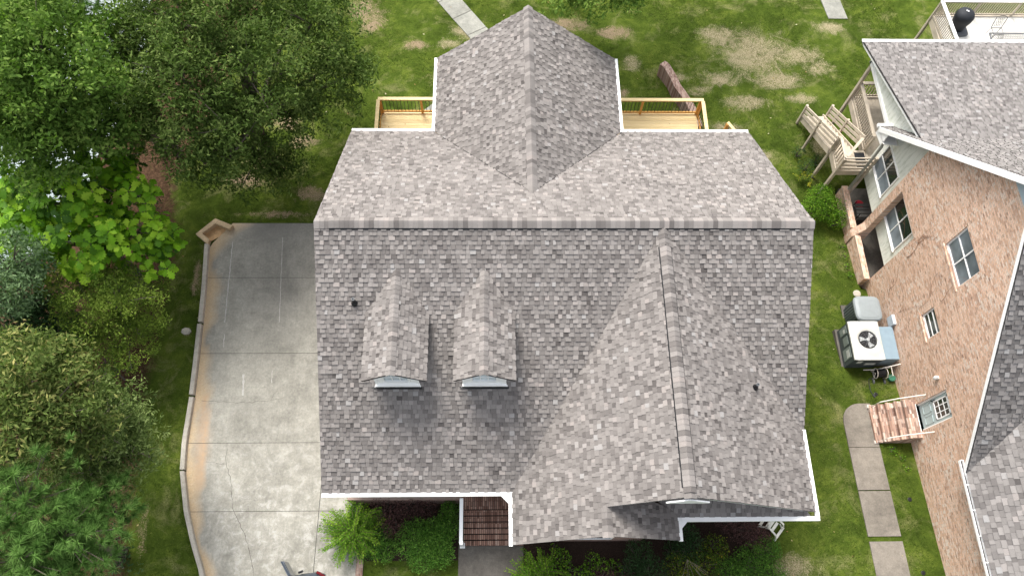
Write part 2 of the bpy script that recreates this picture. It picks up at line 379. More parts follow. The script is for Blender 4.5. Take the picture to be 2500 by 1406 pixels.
def mat_ground():
    a = Mat('lawn', 1.0, .0)
    n1 = a.noise(.75, 6, .68, dist=.9); n2 = a.noise(3.2, 6, .7); n3 = a.noise(26, 5, .75); n4 = a.noise(110, 3, .7)
    g = a.ramp(n1, [(.3, (.032,.050,.009)), (.5, (.055,.084,.013)), (.7, (.098,.130,.022))])
    g = a.mix(.85, g, a.ramp(n2, [(.3, (.66,.68,.62)), (.5, (1,1,1)), (.7, (1.35,1.25,1.2))]), 'MULTIPLY')
    def noisy(at, lo, hi):
        f = a.math('ADD', a.attr(at), a.math('MULTIPLY', a.math('SUBTRACT', a.noise(1.1, 8, .8, dist=.8), .5), 2.4))
        f = a.math('ADD', f, a.math('MULTIPLY', a.math('SUBTRACT', n3, .5), 1.6))
        return a.ramp(a.math('MULTIPLY', f, a.math('GREATER_THAN', a.attr(at), .01)), [(lo, (0,0,0)), (hi, (1,1,1))])
    thin = a.ramp(a.noise(.9, 6, .7, dist=.5), [(.52, (0,0,0)), (.7, (.55,.55,.55))])
    g = a.mix(thin, g, a.ramp(n3, [(.3, (.13,.13,.05)), (.7, (.30,.28,.13))]))
    g = a.mix(noisy('dry', .45, 1.35), g, a.ramp(n3, [(.3, (.16,.14,.075)), (.7, (.36,.31,.20))]))
    g = a.mix(noisy('dirt', .55, 1.7), g, a.ramp(n3, [(.3, (.13,.10,.06)), (.7, (.30,.23,.15))]))
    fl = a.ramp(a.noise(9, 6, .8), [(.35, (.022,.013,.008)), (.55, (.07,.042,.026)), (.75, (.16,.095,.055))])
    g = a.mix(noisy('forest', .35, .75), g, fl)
    g = a.mix(.85, g, a.ramp(n3, [(.25, (.6,.6,.6)), (.5, (1,1,1)), (.75, (1.4,1.4,1.4))]), 'MULTIPLY')
    g = a.mix(.6, g, a.ramp(n4, [(.3, (.65,.65,.65)), (.7, (1.35,1.35,1.35))]), 'MULTIPLY')
    a.col(g); a.bump(n3, .8, .03); return a.m
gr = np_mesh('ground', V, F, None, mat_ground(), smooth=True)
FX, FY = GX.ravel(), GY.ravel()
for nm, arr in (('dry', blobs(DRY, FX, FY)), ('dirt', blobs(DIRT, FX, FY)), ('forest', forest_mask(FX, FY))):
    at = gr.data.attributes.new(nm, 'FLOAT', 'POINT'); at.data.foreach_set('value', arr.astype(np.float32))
tag(gr, kind='structure')
def mat_water():
    a = Mat('lake water with painted sky reflection', .35, .3); n_ = a.noise(.8, 5, .6)
    a.col(a.ramp(n_, [(.3, (.13,.17,.175)), (.55, (.23,.28,.285)), (.8, (.40,.44,.44))])); a.bump(a.noise(3, 4), .5, .05); return a.m  # sky reflection put into the base colour as pale tones
w = MB(); w.quad([(-400,-400,-2.3), (-16,-400,-2.3), (-16,400,-2.3), (-400,400,-2.3)]); tag(w.build('water', mat_water()), kind='structure')

# exclusion map for grass
def clip_poly(S, C):
    """Sutherland-Hodgman, S any polygon, C convex CCW, 2D"""
    out = list(S)
    for i in range(len(C)):
        ax_, ay = C[i]; bx, by = C[(i+1) % len(C)]; inp, out = out, []
        if not inp: break
        side = lambda p: (bx-ax_)*(p[1]-ay)-(by-ay)*(p[0]-ax_)
        for j in range(len(inp)):
            P, Q = inp[j-1], inp[j]; sp, sq = side(P), side(Q)
            if sq >= -1e-9:
                if sp < -1e-9:
                    t = sp/(sp-sq); out.append((P[0]+t*(Q[0]-P[0]), P[1]+t*(Q[1]-P[1])))
                out.append(Q)
            elif sp >= -1e-9:
                t = sp/(sp-sq); out.append((P[0]+t*(Q[0]-P[0]), P[1]+t*(Q[1]-P[1])))
    return out
CURB = [(-11.87,14.42),(-11.70,12.55),(-11.60,10.95),(-11.52,9.4),(-11.46,7.95),(-11.46,6.21),(-11.36,5.16),(-10.98,3.7),(-10.55,2.6),(-10.1,1.63),(-9.75,0),(-9.6,-4),(-9.6,-9)]
cyy = [p[1] for p in CURB][::-1]; cxx = [p[0] for p in CURB][::-1]
def curbx(y): return float(np.interp(y, cyy, cxx))
# driveway: small cells carrying stain masks, slabs apart by thin open joints
dm = {'dark': [], 'sand': [], 'worn': [], 'rust': []}
DV = []; DF = []
joints = [-9, 1.0-4.2, 3.72, 6.19, 9.70, 12.95, 15.48]
def dmask(x, y):
    cx = curbx(min(y, 14.4)); d = x-cx
    edge = .42+.18*math.sin(y*1.7)+.12*math.sin(y*4.1)
    if y > 14: edge += (y-14)*.75
    if y < 3: edge *= .8
    sand = max(0, min(1, 1.15-(d/edge)**1.5)) if d > 0 else 1
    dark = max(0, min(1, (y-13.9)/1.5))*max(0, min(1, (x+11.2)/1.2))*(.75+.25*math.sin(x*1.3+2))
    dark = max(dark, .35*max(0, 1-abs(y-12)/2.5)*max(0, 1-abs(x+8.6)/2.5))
    worn = .7*max(0, min(1, (8.5-y)/5))*max(0, min(1, d/1.2))
    worn = max(worn, .5*max(0, 1-abs(y-8.8)/1.5)*max(0, 1-abs(x+6.3)/1.8))
    rust = 0
    if 4.3 < y < 8.1:
        c = .42+.12*math.sin((y-4.3)*.9); hw = .23*math.sin((y-4.3)/3.8*math.pi)**.5
        rust = max(0, min(1, 1.3-abs(d-c)/max(hw, .01)))
    return dark, sand, worn, rust
for yi in range(len(joints)-1):
    y0, y1 = joints[yi]+.008, joints[yi+1]-.008
    nyc = max(1, round((y1-y0)/.22)); 
    for j in range(nyc):
        a0, a1 = y0+(y1-y0)*j/nyc, y0+(y1-y0)*(j+1)/nyc
        xl0, xl1 = (curbx(min(a, 14.4)) + (max(0, a-14.4)*.75) for a in (a0, a1))
        segs = [(0, 1)]
        for (ua, ub) in ((None, -6.385), (-6.365, -4.88)):
            xr = ub; n_ = 26 if ua is None else 7
            for i in range(n_):
                f0, f1 = i/n_, (i+1)/n_
                q = []
                for (a, xl) in ((a0, xl0), (a1, xl1)):
                    lo = xl if ua is None else ua
                    q.append((lo+(xr-lo)*f0, lo+(xr-lo)*f1, a))
                n0 = len(DV)
                for p in ((q[0][0], a0), (q[0][1], a0), (q[1][1], a1), (q[1][0], a1)):
                    DV.append((p[0], p[1], .012)); mk = dmask(*p)
                    for k, v in zip(('dark','sand','worn','rust'), mk): dm[k].append(v)
                DF.append((n0, n0+1, n0+2, n0+3))
dr = np_mesh('driveway', np.array(DV), np.array(DF), None, M_DRIVE)
for k, v in dm.items():
    at = dr.data.attributes.new(k, 'FLOAT', 'POINT'); at.data.foreach_set('value', np.array(v, dtype=np.float32))
tag(dr, kind='structure')
jb = MB()
ol = [(x-.0, y) for x, y in CURB]+[(-4.7,-9),(-4.7,15.47),(-11.0,15.47)]
jb.prism([(x, y, -.002) for x, y in ol][::-1], (0,0,-.12))
tag(jb.build('driveway_joint', M_JOINT), kind='structure')
def ribbon(mb, pts, w, z, jag=0.0):
    for (a, b) in zip(pts[:-1], pts[1:]):
        a, b = Vector((*a, z)), Vector((*b, z)); d = (b-a); L = d.length; n_ = max(1, int(L/.12)); d.normalize(); p = Vector((-d.y, d.x, 0))
        prev = a
        for i in range(n_):
            q = a+d*L*(i+1)/n_ + p*(random.uniform(-jag, jag) if i < n_-1 else 0); ww = w*random.uniform(.5, 1.2) if jag else w
            mb.quad([prev-p*ww/2, prev+p*ww/2, q+p*ww/2, q-p*ww/2]); prev = q
cr = MB()
ribbon(cr, [(-10.0,6.19),(-9.93,5.45),(-9.65,4.7),(-9.44,3.76),(-9.22,3.4),(-8.88,2.84),(-8.62,2.15),(-8.43,1.53),(-8.2,.5)], .020, .015, .035)
ribbon(cr, [(-11.2,7.81),(-9.52,7.72),(-8.9,7.78),(-8.13,7.9)], .014, .015, .03)
ribbon(cr, [(-8.6,7.78),(-8.35,8.3)], .012, .0155, .03); ribbon(cr, [(-9.9,5.4),(-10.7,5.5)], .011, .0155, .03)
tag(cr.build('driveway_crack', plain('crack dirt', (96,93,86), .95)), kind='structure')
ch = MB()
ribbon(ch, [(-10.95,14.6),(-10.78,11.0)], .035, .0165, .012); ribbon(ch, [(-10.72,10.5),(-10.68,9.95)], .03, .0165, .02)
ribbon(ch, [(-9.75,8.85),(-9.66,8.0)], .07, .0165, .01)
ribbon(ch, [(-8.9,14.8),(-8.62,11.0)], .022, .0165, .01); ribbon(ch, [(-8.65,9.0),(-8.62,8.5)], .03, .0165, .03)
tag(ch.build('driveway_marking', M_CHALK), kind='structure')
# kerb in four cast lengths with a step between them
kb = [(14.42, 10.98, .0), (10.88, 8.02, -.09), (7.92, 5.2, .0), (5.14, 1.45, .0)]
for y1, y0, dx in kb:
    m = MB(); n_ = max(3, int((y1-y0)/.3)); prev = None
    for i in range(n_+1):
        y = y1+(y0-y1)*i/n_; x = curbx(y)+dx*0+(-.02 if dx else 0)
        sec = [(x-.17, y, -.15), (x-.17, y, .17), (x-.155, y, .185), (x-.02, y, .185), (x, y, .165), (x+.01, y, -.05)]
        if prev: 
            for k in range(5): m.quad([prev[k], prev[k+1], sec[k+1], sec[k]])
        else: m.quad(sec)
        prev = sec
    m.quad(prev[::-1]); tag(m.build('kerb', M_CURB), kind='structure')
# concrete catch basin at the head of the driveway
t = thing('drain_box', (-11.75,14.95,0), 'small square concrete catch basin full of washed sand at the head of the driveway', 'drain')
b = MB(); wz = (.2, -.3)
P = [(-11.90,14.40), (-12.46,14.87), (-11.76,15.60), (-10.98,15.26)]
Q = [(-11.86,14.62), (-12.20,14.89), (-11.72,15.36), (-11.12,15.10)]
for i in range(3):
    a0, a1, b1, b0 = P[i], P[i+1], Q[i+1], Q[i]
    b.prism([(*a0,.2), (*a1,.2), (*b1,.2), (*b0,.2)][::-1], (0,0,-.5))
b.build('rim', mat_concrete('tan basin concrete', (190,168,136), False, 2, .7), t)
b = MB(); b.quad([(*Q[0],.01), (*Q[1],.0), (*Q[2],.0), (*Q[3],.01)][::-1]); b.quad([(-11.55,14.9,.02),(-11.75,15.05,.02),(-11.62,15.2,.02),(-11.42,15.05,.02)][::-1]); b.build('sand_fill', M_SAND, t)

# paths
def slab_path(name, quads, mat, th=.05):
    m = MB()
    for q in quads:
        pts = [(x, y, gzf(x, y)+th) for x, y in q]; m.prism(pts, (0,0,-.14))
    return tag(m.build(name, mat), kind='structure')
def sl_(a, b, c, d, n): # split quad a-b (near) c-d (far) into n
    out = []
    for i in range(n):
        l0 = [a[k]+(d[k]-a[k])*(i/n) for k in (0,1)]; r0 = [b[k]+(c[k]-b[k])*(i/n) for k in (0,1)]
        l1 = [a[k]+(d[k]-a[k])*((i+1)/n-.012/n*1.0) for k in (0,1)]; r1 = [b[k]+(c[k]-b[k])*((i+1)/n-.012/n) for k in (0,1)]
        out.append([l0, r0, r1, l1])
    return out
side = []
for y0, y1 in ((-6,-3.0),(-2.98,-.32),(-.3,2.52),(2.66,4.28),(4.30,5.9)):
    side += sl_((13.33,y0),(14.5,y0),(14.5,y1),(13.33,y1),1)
arc = [(13.33,5.9)]+[(13.33+.75-.75*math.cos(a), 6.85+.75*math.sin(a)) for a in np.linspace(0, math.pi/2, 8)]+[(14.5,7.6),(14.5,5.9)]
m = MB()
for q in side: m.prism([(x, y, gzf(x, y)+.05) for x, y in q], (0,0,-.14))
m.prism([(x, y, gzf(x, y)+.05) for x, y in arc][::-1], (0,0,-.14))
tag(m.build('path', M_WALK), kind='structure')
m = MB(); m.box(-1.32,-6,-.1,.98,2.5,.03); tag(m.build('path', M_PAD), kind='structure')
bp = []
c0, c1 = Vector((-3.95,31.5)), Vector((.35,25.2)); d = (c1-c0).normalized(); pn = Vector((-d.y, d.x))
L = (c1-c0).length; k = 0; s0 = 0
while s0 < L:
    e = min(L, s0+1.35); a, b_ = c0+d*s0, c0+d*(e-.03)
    bp.append([tuple(a-pn*.55), tuple(b_-pn*.55), tuple(b_+pn*.55), tuple(a+pn*.55)]); s0 = e
m = MB()
for q in bp: m.prism([(x, y, gzf(x, y)+.05) for x, y in q], (0,0,-.14))
q = [(-3.5,21.6),(-2.0,21.0),(-1.2,22.6),(-2.3,22.9)]; m.prism([(x, y, gzf(x, y)+.06) for x, y in q], (0,0,-.14))
tag(m.build('path', M_WALK2), kind='structure')
m = MB(); m.prism([(x, y, gzf(x, y)+.05) for x, y in [(17.3,28.45),(18.3,28.45),(18.0,31.0),(17.0,31.0)]], (0,0,-.14)); tag(m.build('path', M_WALK2), kind='structure')

# ------------------------------------------------------------------ shingled slopes
def toneval():
    r = random.random()
    if r < .50: return random.gauss(.48, .06)
    if r < .68: return random.gauss(.28, .05)
    if r < .80: return random.uniform(.09, .2)
    if r < .92: return random.gauss(.68, .05)
    return random.uniform(.8, 1)
def slope(mb, O, U, Vd, polys, expo=.143, tabs=(.11,.13,.15,.18), hi=.030, lo=.008, tones=toneval, pair=True, m=0):
    O, U, Vd = Vector(O), Vector(U).normalized(), Vector(Vd).normalized(); N = U.cross(Vd)
    us = [p[0] for pl in polys for p in pl]; vs_ = [p[1] for pl in polys for p in pl]
    u0, u1, v1 = min(us), max(us), max(vs_); v = min(vs_)
    while v < v1:
        tp = .48; u = u0-random.uniform(0, .3); raised = random.random() < .5
        while u < u1:
            w = random.choice(tabs)*random.uniform(.9, 1.1); h = hi if raised else lo; raised = (not raised) if random.random() < .9 else raised
            t = min(1, max(0, tones()))
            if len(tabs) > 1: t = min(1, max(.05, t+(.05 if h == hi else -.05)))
            if False and len(tabs) > 1 and abs(t-.48) > .14 and abs(tp-.48) > .14 and (t-.48)*(tp-.48) > 0 and random.random() < .75: t = random.gauss(.48,.05)
            tp = t
            sk = random.uniform(-.006, .006) if pair else 0
            q = [(u+.002, v), (u+w-.002, v), (u+w-.002+sk, v+expo+.01), (u+.002+sk, v+expo+.01)]
            for pl in polys:
                c = clip_poly(q, pl)
                if len(c) < 3: continue
                H = lambda p: h*(1-(p[1]-v)/(expo+.01))+.002
                P3 = [O+U*p[0]+Vd*p[1]+N*H(p) for p in c]
                mb.quad(P3, m, t)
                for i in range(len(c)):
                    a, b = c[i], c[(i+1) % len(c)]
                    if abs(a[1]-v) < 1e-6 and abs(b[1]-v) < 1e-6 and abs(a[0]-b[0]) > .01:
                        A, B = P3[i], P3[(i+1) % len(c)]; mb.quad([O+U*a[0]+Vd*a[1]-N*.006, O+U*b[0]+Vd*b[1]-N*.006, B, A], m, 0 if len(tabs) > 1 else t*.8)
            u += w
        v += expo
def ccw(pl):
    A = sum(pl[i][0]*pl[(i+1)%len(pl)][1]-pl[(i+1)%len(pl)][0]*pl[i][1] for i in range(len(pl)))
    return pl if A > 0 else pl[::-1]
def roofplane(house, pieces, O, U, Vd, mat, slabmat=None, th=.06, expo=.143, name='roof_slope', tabs=(.11,.13,.155,.185), **kw):
    """pieces: convex polygons as lists of 3D points on the plane"""
    O, U = Vector(O), Vector(U).normalized(); Vd = Vector(Vd).normalized(); N = U.cross(Vd)
    pl = [ccw([((Vector(p)-O).dot(U), (Vector(p)-O).dot(Vd)) for p in pc]) for pc in pieces]
    mb = MB(); slope(mb, O, U, Vd, pl, expo=expo, tabs=tabs, **kw)
    for pc in pl:
        P3 = [O+U*p[0]+Vd*p[1]-N*.004 for p in pc]; mb.prism(P3, -N*th, 1)
    return mb.build(name, [mat, M_UNDER, slabmat or M_WHITE], house)
def ridge_caps(house, A, B, wl, wr, N1, N2, mat, step=.15, lift=.03, name='ridge_cap', vent=None, half=.15, flip=False):
    """caps from A to B; side directions wl, wr are unit downslope vectors"""
    A, B = Vector(A), Vector(B); d = (B-A); L = d.length; d.normalize(); wl, wr = Vector(wl).normalized(), Vector(wr).normalized()
    U = Vector((0,0,1)); mb = MB(); n_ = int(L/step); step = L/n_
    for i in range(n_):
        s = i*step; p = A+d*s; q = A+d*(s+step+.02)
        h0, h1 = (lift+.004, lift+.016)
        if flip: h0, h1 = h1, h0
        in_v = vent is None or (vent[0] <= s <= vent[1])
        e = .028 if (vent and in_v) else 0
        t = min(1, max(.1, random.choice((.15,.3,.45,.5,.6,.7,.8,.85))+random.uniform(-.06,.06)))
        def sec(c, h): return [c+wl*half+U*(h+e-.006), c+wl*half*.35+U*(h+e+.006), c+U*(h+e+.0), c+wr*half*.35+U*(h+e+.006), c+wr*half+U*(h+e-.006)]
        a = sec(p, h0); b = sec(q, h1)
        a[2] += U*.006; b[2] += U*.006
        for k in range(4): mb.quad([a[k], a[k+1], b[k+1], b[k]], 0, t)
        for k in range(4): mb.quad([b[k], b[k+1], b[k+1]-U*.014, b[k]-U*.014], 0, max(0, t-.2)); mb.quad([a[k]-U*.014, a[k+1]-U*.014, a[k+1], a[k]], 0, max(0, t-.2))
    o = mb.build(name, [mat], house)
    if vent:
        vb = MB(); p, q = A+d*vent[0], A+d*(vent[1])
        for w in (wl, wr):
            a0 = p+w*(half+.032); a1 = q+w*(half+.032)
            vb.mesh([p+U*.02, q+U*.02, a1+U*.0, a0+U*.0, p+U*.05, q+U*.05, a1+U*.026, a0+U*.026], [(0,1,2,3),(4,7,6,5),(0,4,5,1),(3,2,6,7),(0,3,7,4),(1,5,6,2)])
        vo = vb.build('ridge_vent', M_BLACK, house)
    return o
def valley(house, A, B, N, mat, w=.05):
    pass

# ------------------------------------------------------------------ main house
H1 = thing('house', (2.2,10,0), 'middle house with new grey shingle roof, two small dormers and a broad front gable', 'house')
xL, xR, yr, zr, yf, zf, yb, zb = -5.52, 9.82, 11.17, 8.0, 3.78, 3.67, 17.24, 4.11
sf = Vector((0, yr-yf, zr-zf)).normalized()
roofplane(H1, [[(xL,yf,zf),(xR,yf,zf),(xR,yr,zr),(xL,yr,zr)]] if False else
          [[(xL,yf,zf),(.75,yf,zf),(5.3,yr,zr),(xL,yr,zr)], [(5.0,yr-.1,zr-.1*.586),(xR,5.35,3.67+(5.35-3.78)*.586),(xR,yr,zr),(5.0,yr,zr)]],
          (xL,yf,zf), (1,0,0), sf, M_SH)
sb_ = Vector((0, yr-yb, zr-zb)).normalized()
sbm = (zr-zb)/(yb-yr)
xw, zw, xwl, xwr, yw0 = 1.22, 6.93, -2.32, 4.83, 20.79
yapx = yr+(zr-zw)/sbm
roofplane(H1, [[(xR,yb,zb),(xw+3.7,yb,zb),(xw,yapx,zw),(xw,yr,zr),(xR,yr,zr)], [(xw-3.62,yb,zb),(xL,yb,zb),(xL,yr,zr),(xw,yr,zr),(xw,yapx,zw)]],
          (xR,yb,zb), (-1,0,0), sb_, M_SH)
# rear wing
for sgn, xe in ((-1, xwl), (1, xwr)):
    Vd = Vector((xw-xe, 0, zw-zb)); U = (0,-1,0) if sgn < 0 else (0,1,0)
    roofplane(H1, [[(xe,yb-.02,zb),(xe,yw0,zb),(xw,yw0,zw),(xw,yapx-.02,zw)]], (xe,yw0 if sgn < 0 else yb-.02,zb), U, Vd, M_SH)
ridge_caps(H1, (xw,yapx-.1,zw), (xw,yw0+.02,zw), (-3.54,0,-2.82), (3.61,0,-2.82), 0, 0, M_SH, half=.22)
# front gable: west slope runs down over the porch, east slope is shorter
xg, zg, yg = 5.16, 7.94, 2.97
yga = yf+(zg-zf)/.586
xe, ze = .53, 3.67; sg = (zg-ze)/(xg-xe)
xq, zq = 3.16, ze+(3.16-.53)*sg; yp = 2.17
roofplane(H1, [[(xe,yg,ze),(xg,yg,zg),(xg,yga,zg),(xe,yf+.02,ze)], [(xe,yp,ze),(xq,yp,zq),(xq,yg,zq),(xe,yg,ze)]], (xe,yf+9,ze), (0,-1,0), (xg-xe,0,zg-ze), M_SH)
xr, ze2 = 9.74, 4.70; yv = yf+(ze2-zf)/.586
roofplane(H1, [[(xr,yg,ze2),(xr,yv,ze2),(xg,yga,zg),(xg,yg,zg)]], (xr,yg,ze2), (0,1,0), (xg-xr,0,zg-ze2), M_SH)
xpr = 5.50
spr = (zq-ze2)/(xpr-xq)
roofplane(H1, [[(xpr,yp,ze2),(xpr,3.0,ze2),(xq,3.7,zq),(xq,yp,zq)]], (xpr,yp,ze2), (0,1,0), (xq-xpr,0,zq-ze2), M_SH)
# pent roof across the gable
roofplane(H1, [[(xpr-.02,2.84,ze2-.02),(xr-.15,2.84,ze2-.02),(8.75,3.8,ze2+.6),(xpr-1.3,3.8,ze2+.6)]], (xpr-.02,2.84,ze2-.02), (1,0,0), (0,.96,.62), M_SH, th=.1, name='pent_roof')
ridge_caps(H1, (xL,yr,zr), (xR,yr,zr), (0,-7.39,-4.33), (0,6.07,-3.89), 0, 0, M_SH, half=.22, vent=(.45,xR-xL-.45))
ridge_caps(H1, (xg,yga-.1,zg), (xg,yg-.02,zg), (-4.63,0,-4.27), (4.58,0,-3.24), 0, 0, M_SH, half=.22, vent=(.55,7.75), flip=False)
ridge_caps(H1, (xq,3.02,zq), (xq,yp-.02,zq), (-1,0,-sg), (1,0,-spr), 0, 0, M_SH, half=.19)
# valleys: thin dark cut lines
vb = MB()
for A, B, N in (((xw,yapx,zw),(xw-3.62,yb,zb),(0,1,1.6)), ((xw,yapx,zw),(xw+3.7,yb,zb),(0,1,1.6))):
    vb.bar(Vector(A)+Vector((0,0,.012)), Vector(B)+Vector((0,0,.012)), .025, .02)
vb.build('valley_flashing', M_UNDER, H1)
# walls
M_HB = mat_brick('house brick', 'xz', [(0,(.22,.12,.09)),(.5,(.32,.19,.15)),(1,(.42,.27,.21))], (.35,.3,.26,1), smear=.2)
M_HBX = mat_brick('house brick side', 'yz', [(0,(.22,.12,.09)),(.5,(.32,.19,.15)),(1,(.42,.27,.21))], (.35,.3,.26,1), smear=.2)
wb = MB()
def walls(mb, x0, y0, x1, y1, z0, z1, th=.2):
    mb.box(x0,y0,z0,x1,y0+th,z1,0); mb.box(x0,y1-th,z0,x1,y1,z1,0); mb.box(x0,y0+th,z0,x0+th,y1-th,z1,1); mb.box(x1-th,y0+th,z0,x1,y1-th,z1,1)
walls(wb, -5.2, 4.6, 9.45, 16.85, -1.5, 3.75)
wb.box(-1.95,16.85,-1.6,-1.8,20.35,3.95,1); wb.box(4.3,16.85,-1.6,4.45,20.35,3.95,1)
wb.prism([(-1.95,20.35,-1.6),(4.45,20.35,-1.6),(4.45,20.35,3.95),(1.22,20.35,6.4),(-1.95,20.35,3.95)], (0,-.15,0), 0)
for x in (-5.2, 9.25): wb.prism([(x,4.6,3.75),(x,16.85,3.75),(x,16.4,4.4),(x,11.17,7.7),(x,4.9,4.1)], (.2,0,0), 1)
wb.prism([(1.2,3.75,0),(9.4,3.75,0),(9.4,3.75,4.55),(5.16,3.75,7.55),(1.2,3.75,4.0)], (0,.15,0), 0)
wb.box(1.2,2.6,0,5.15,2.75,3.9,0)
wb.prism([(1.2,2.6,3.9),(5.15,2.6,3.9),(5.15,2.6,4.55),(3.16,2.6,5.75),(1.2,2.6,4.0)], (0,.15,0), 0)
wb.box(9.25,3.9,-.3,9.4,4.6,4.5,1); wb.box(1.2,2.75,0,1.35,3.75,3.9,1); wb.box(5.0,2.75,0,5.15,3.75,4.4,1)
wb.box(-5.2,3.95,-.1,1.2,4.6,1.0,0)
wb.build('wall', [M_HB, M_HBX], H1)
# trim, gutters
gt = MB()
def gut(p, q, out, w=.12, h=.12):
    gt = MB(); p, q, o = Vector(p), Vector(q), Vector(out)
    c = o*(w/2); gt.bar(p+c+Vector((0,0,-h/2+.01)), q+c+Vector((0,0,-h/2+.01)), w, h); gt.build('gutter', M_WHITE, H1)
gut((xL,yf,zf), (xe-.12,yf,zf), (0,-1,0)); gut((xe,yf,zf), (xe,yp-.03,zf), (-1,0,0))
gt = MB(); gt.prism([(xe-.36,yf-.12,zf+.011),(xe-.12,yf-.36,zf+.011),(xe-.0,yf-.12,zf+.011)], (0,0,-.12)); gt.build('gutter', M_WHITE, H1); gt = MB()
gut((xL+.02,yb,zb), (xwl-.14,yb,zb), (0,1,0)); gut((xwr+.14,yb,zb), (xR-.02,yb,zb), (0,1,0))
gut((xwl,yb+.0,zb), (xwl,yw0,zb), (-1,0,0)); gut((xwr,yb+.0,zb), (xwr,yw0,zb), (1,0,0))
gut((xr,yg-.14,ze2), (xr,yv-.05,ze2), (1,0,0), .11); gut((xpr+.1,2.84,ze2), (xr+.1,2.84,ze2), (0,-1,0), .13)
gut((xpr,yp-.02,ze2), (xpr,2.9,ze2), (1,0,0), .11)
gt.build('gutter', M_WHITE, H1) if gt.v else None; gt = MB(); gt.prism([(xpr+.1,2.72,ze2+.012),(xpr+.3,2.72,ze2+.012),(xpr+.1,2.5,ze2+.012)][::-1], (0,0,-.12))
gt.build('gutter', M_WHITE, H1)
fs = MB()
def rake(p, q, w=.03, h=.12):
    fs = MB(); p, q = Vector(p), Vector(q); ins = Vector((.05 if p.x < 0 else -.05,0,0)) if abs(p.x-q.x) < .01 else Vector((0,-.05,0) if p.y > 10 else (0,.05,0)); fs.bar(p+ins+Vector((0,0,-.15)), q+ins+Vector((0,0,-.15)), w, h); fs.build('fascia', M_WHITE, H1)
rake((xL-.02,yf,zf), (xL-.02,yr,zr)); rake((xL-.02,yb,zb), (xL-.02,yr,zr))
rake((xR+.02,yv+.1,ze2+.06), (xR+.02,yr,zr)); rake((xR+.02,yb,zb), (xR+.02,yr,zr))
rake((xwl,yw0,zb), (xw,yw0,zw)); rake((xwr,yw0,zb), (xw,yw0,zw))
rake((xg,yg-.02,zg), (xr,yg-.02,ze2)); rake((xg,yg-.02,zg), (xq,yg-.02,zq)); rake((xe,yp-.02,ze), (xq,yp-.02,zq)); rake((xpr,yp-.02,ze2), (xq,yp-.02,zq))
fs = MB(); fs.prism([(4.62,2.93,7.36),(5.16,2.93,7.82),(5.80,2.93,7.38),(5.80,2.93,7.28),(4.62,2.93,7.28)], (0,-.04,0))
fs.build('fascia', M_WHITE, H1)
# eaves soffit
for bx in ((xL+.1,yf+.02,zf-.14,.55,4.62,zf-.11),(xL+.1,16.8,zb-.2,-1.9,yb-.02,zb-.17),(4.4,16.8,zb-.2,xR-.1,yb-.02,zb-.17)):
    sf_ = MB(); sf_.box(*bx); sf_.build('soffit', M_WHITE, H1)
# front door and windows under the eave
def window_y(parent, xc, yw, z0, w, h, face=-1, grid=(2,2), glass=None, sill=True):
    m = MB(); f = .06; y0, y1 = (yw-.03, yw+.04) if face < 0 else (yw-.04, yw+.03)
    for bx in ((xc-w/2-f,z0-f,xc-w/2,z0+h+f), (xc+w/2,z0-f,xc+w/2+f,z0+h+f), (xc-w/2,z0-f,xc+w/2,z0), (xc-w/2,z0+h,xc+w/2,z0+h+f)):
        m.box(bx[0],y0,bx[1],bx[2],y1,bx[3])
    for i in range(1, grid[0]): x = xc-w/2+w*i/grid[0]; m.box(x-.012,y0+.02,z0,x+.012,y1,z0+h)
    for j in range(1, grid[1]): z = z0+h*j/grid[1]; m.box(xc-w/2,y0+.022,z-.012,xc+w/2,y1-.002,z+.012)
    o = m.build('window', M_WHITE, parent)
    g = MB(); g.box(xc-w/2,yw-.005,z0,xc+w/2,yw+.008,z0+h); g.build('pane', glass or M_GLASS, o); return o
for xc in (-4.0,-2.6): window_y(H1, xc, 4.58, 1.6, .9, 1.5)
for xc in (6.6,8.2): window_y(H1, xc, 3.73, 1.2, .95, 1.6)
window_y(H1, 3.16, 2.58, 1.2, 1.5, 1.7, grid=(3,2))
for xc in (6.5,8.1,-4.0): window_y(H1, xc, 16.87, 1.8, .9, 1.4, face=1)
dd = MB(); dd.box(-.75,4.53,1.03,.2,4.6,3.1); do = dd.build('door', plain('dark red front door', (96,40,34), .5), H1)
hh = MB(); hh.tube([(.1,4.5,2.05),(.1,4.5,2.2)], .02); hh.build('handle', M_BLACK, do)
# vent pipes
def pipe(x, y, z, lx):
    b = MB(); b.lathe((x,y,z-.1), [(.11,0),(.105,.12),(.075,.17),(.05,.2),(.045,.34)], 14)
    o = b.build('vent_pipe', M_BLACK, H1, smooth=False)
    b = MB(); b.lathe((x,y,z+.2), [(.042,0),(.042,.1),(.05,.1),(.05,.13),(.025,.13),(.025,.05)], 14); b.build('pipe_cap', M_GREYP, o)
pipe(-4.34, 9.02, 6.74, 0); pipe(7.98, 6.52, 4.70+(9.74-7.98)*.7074, 0)
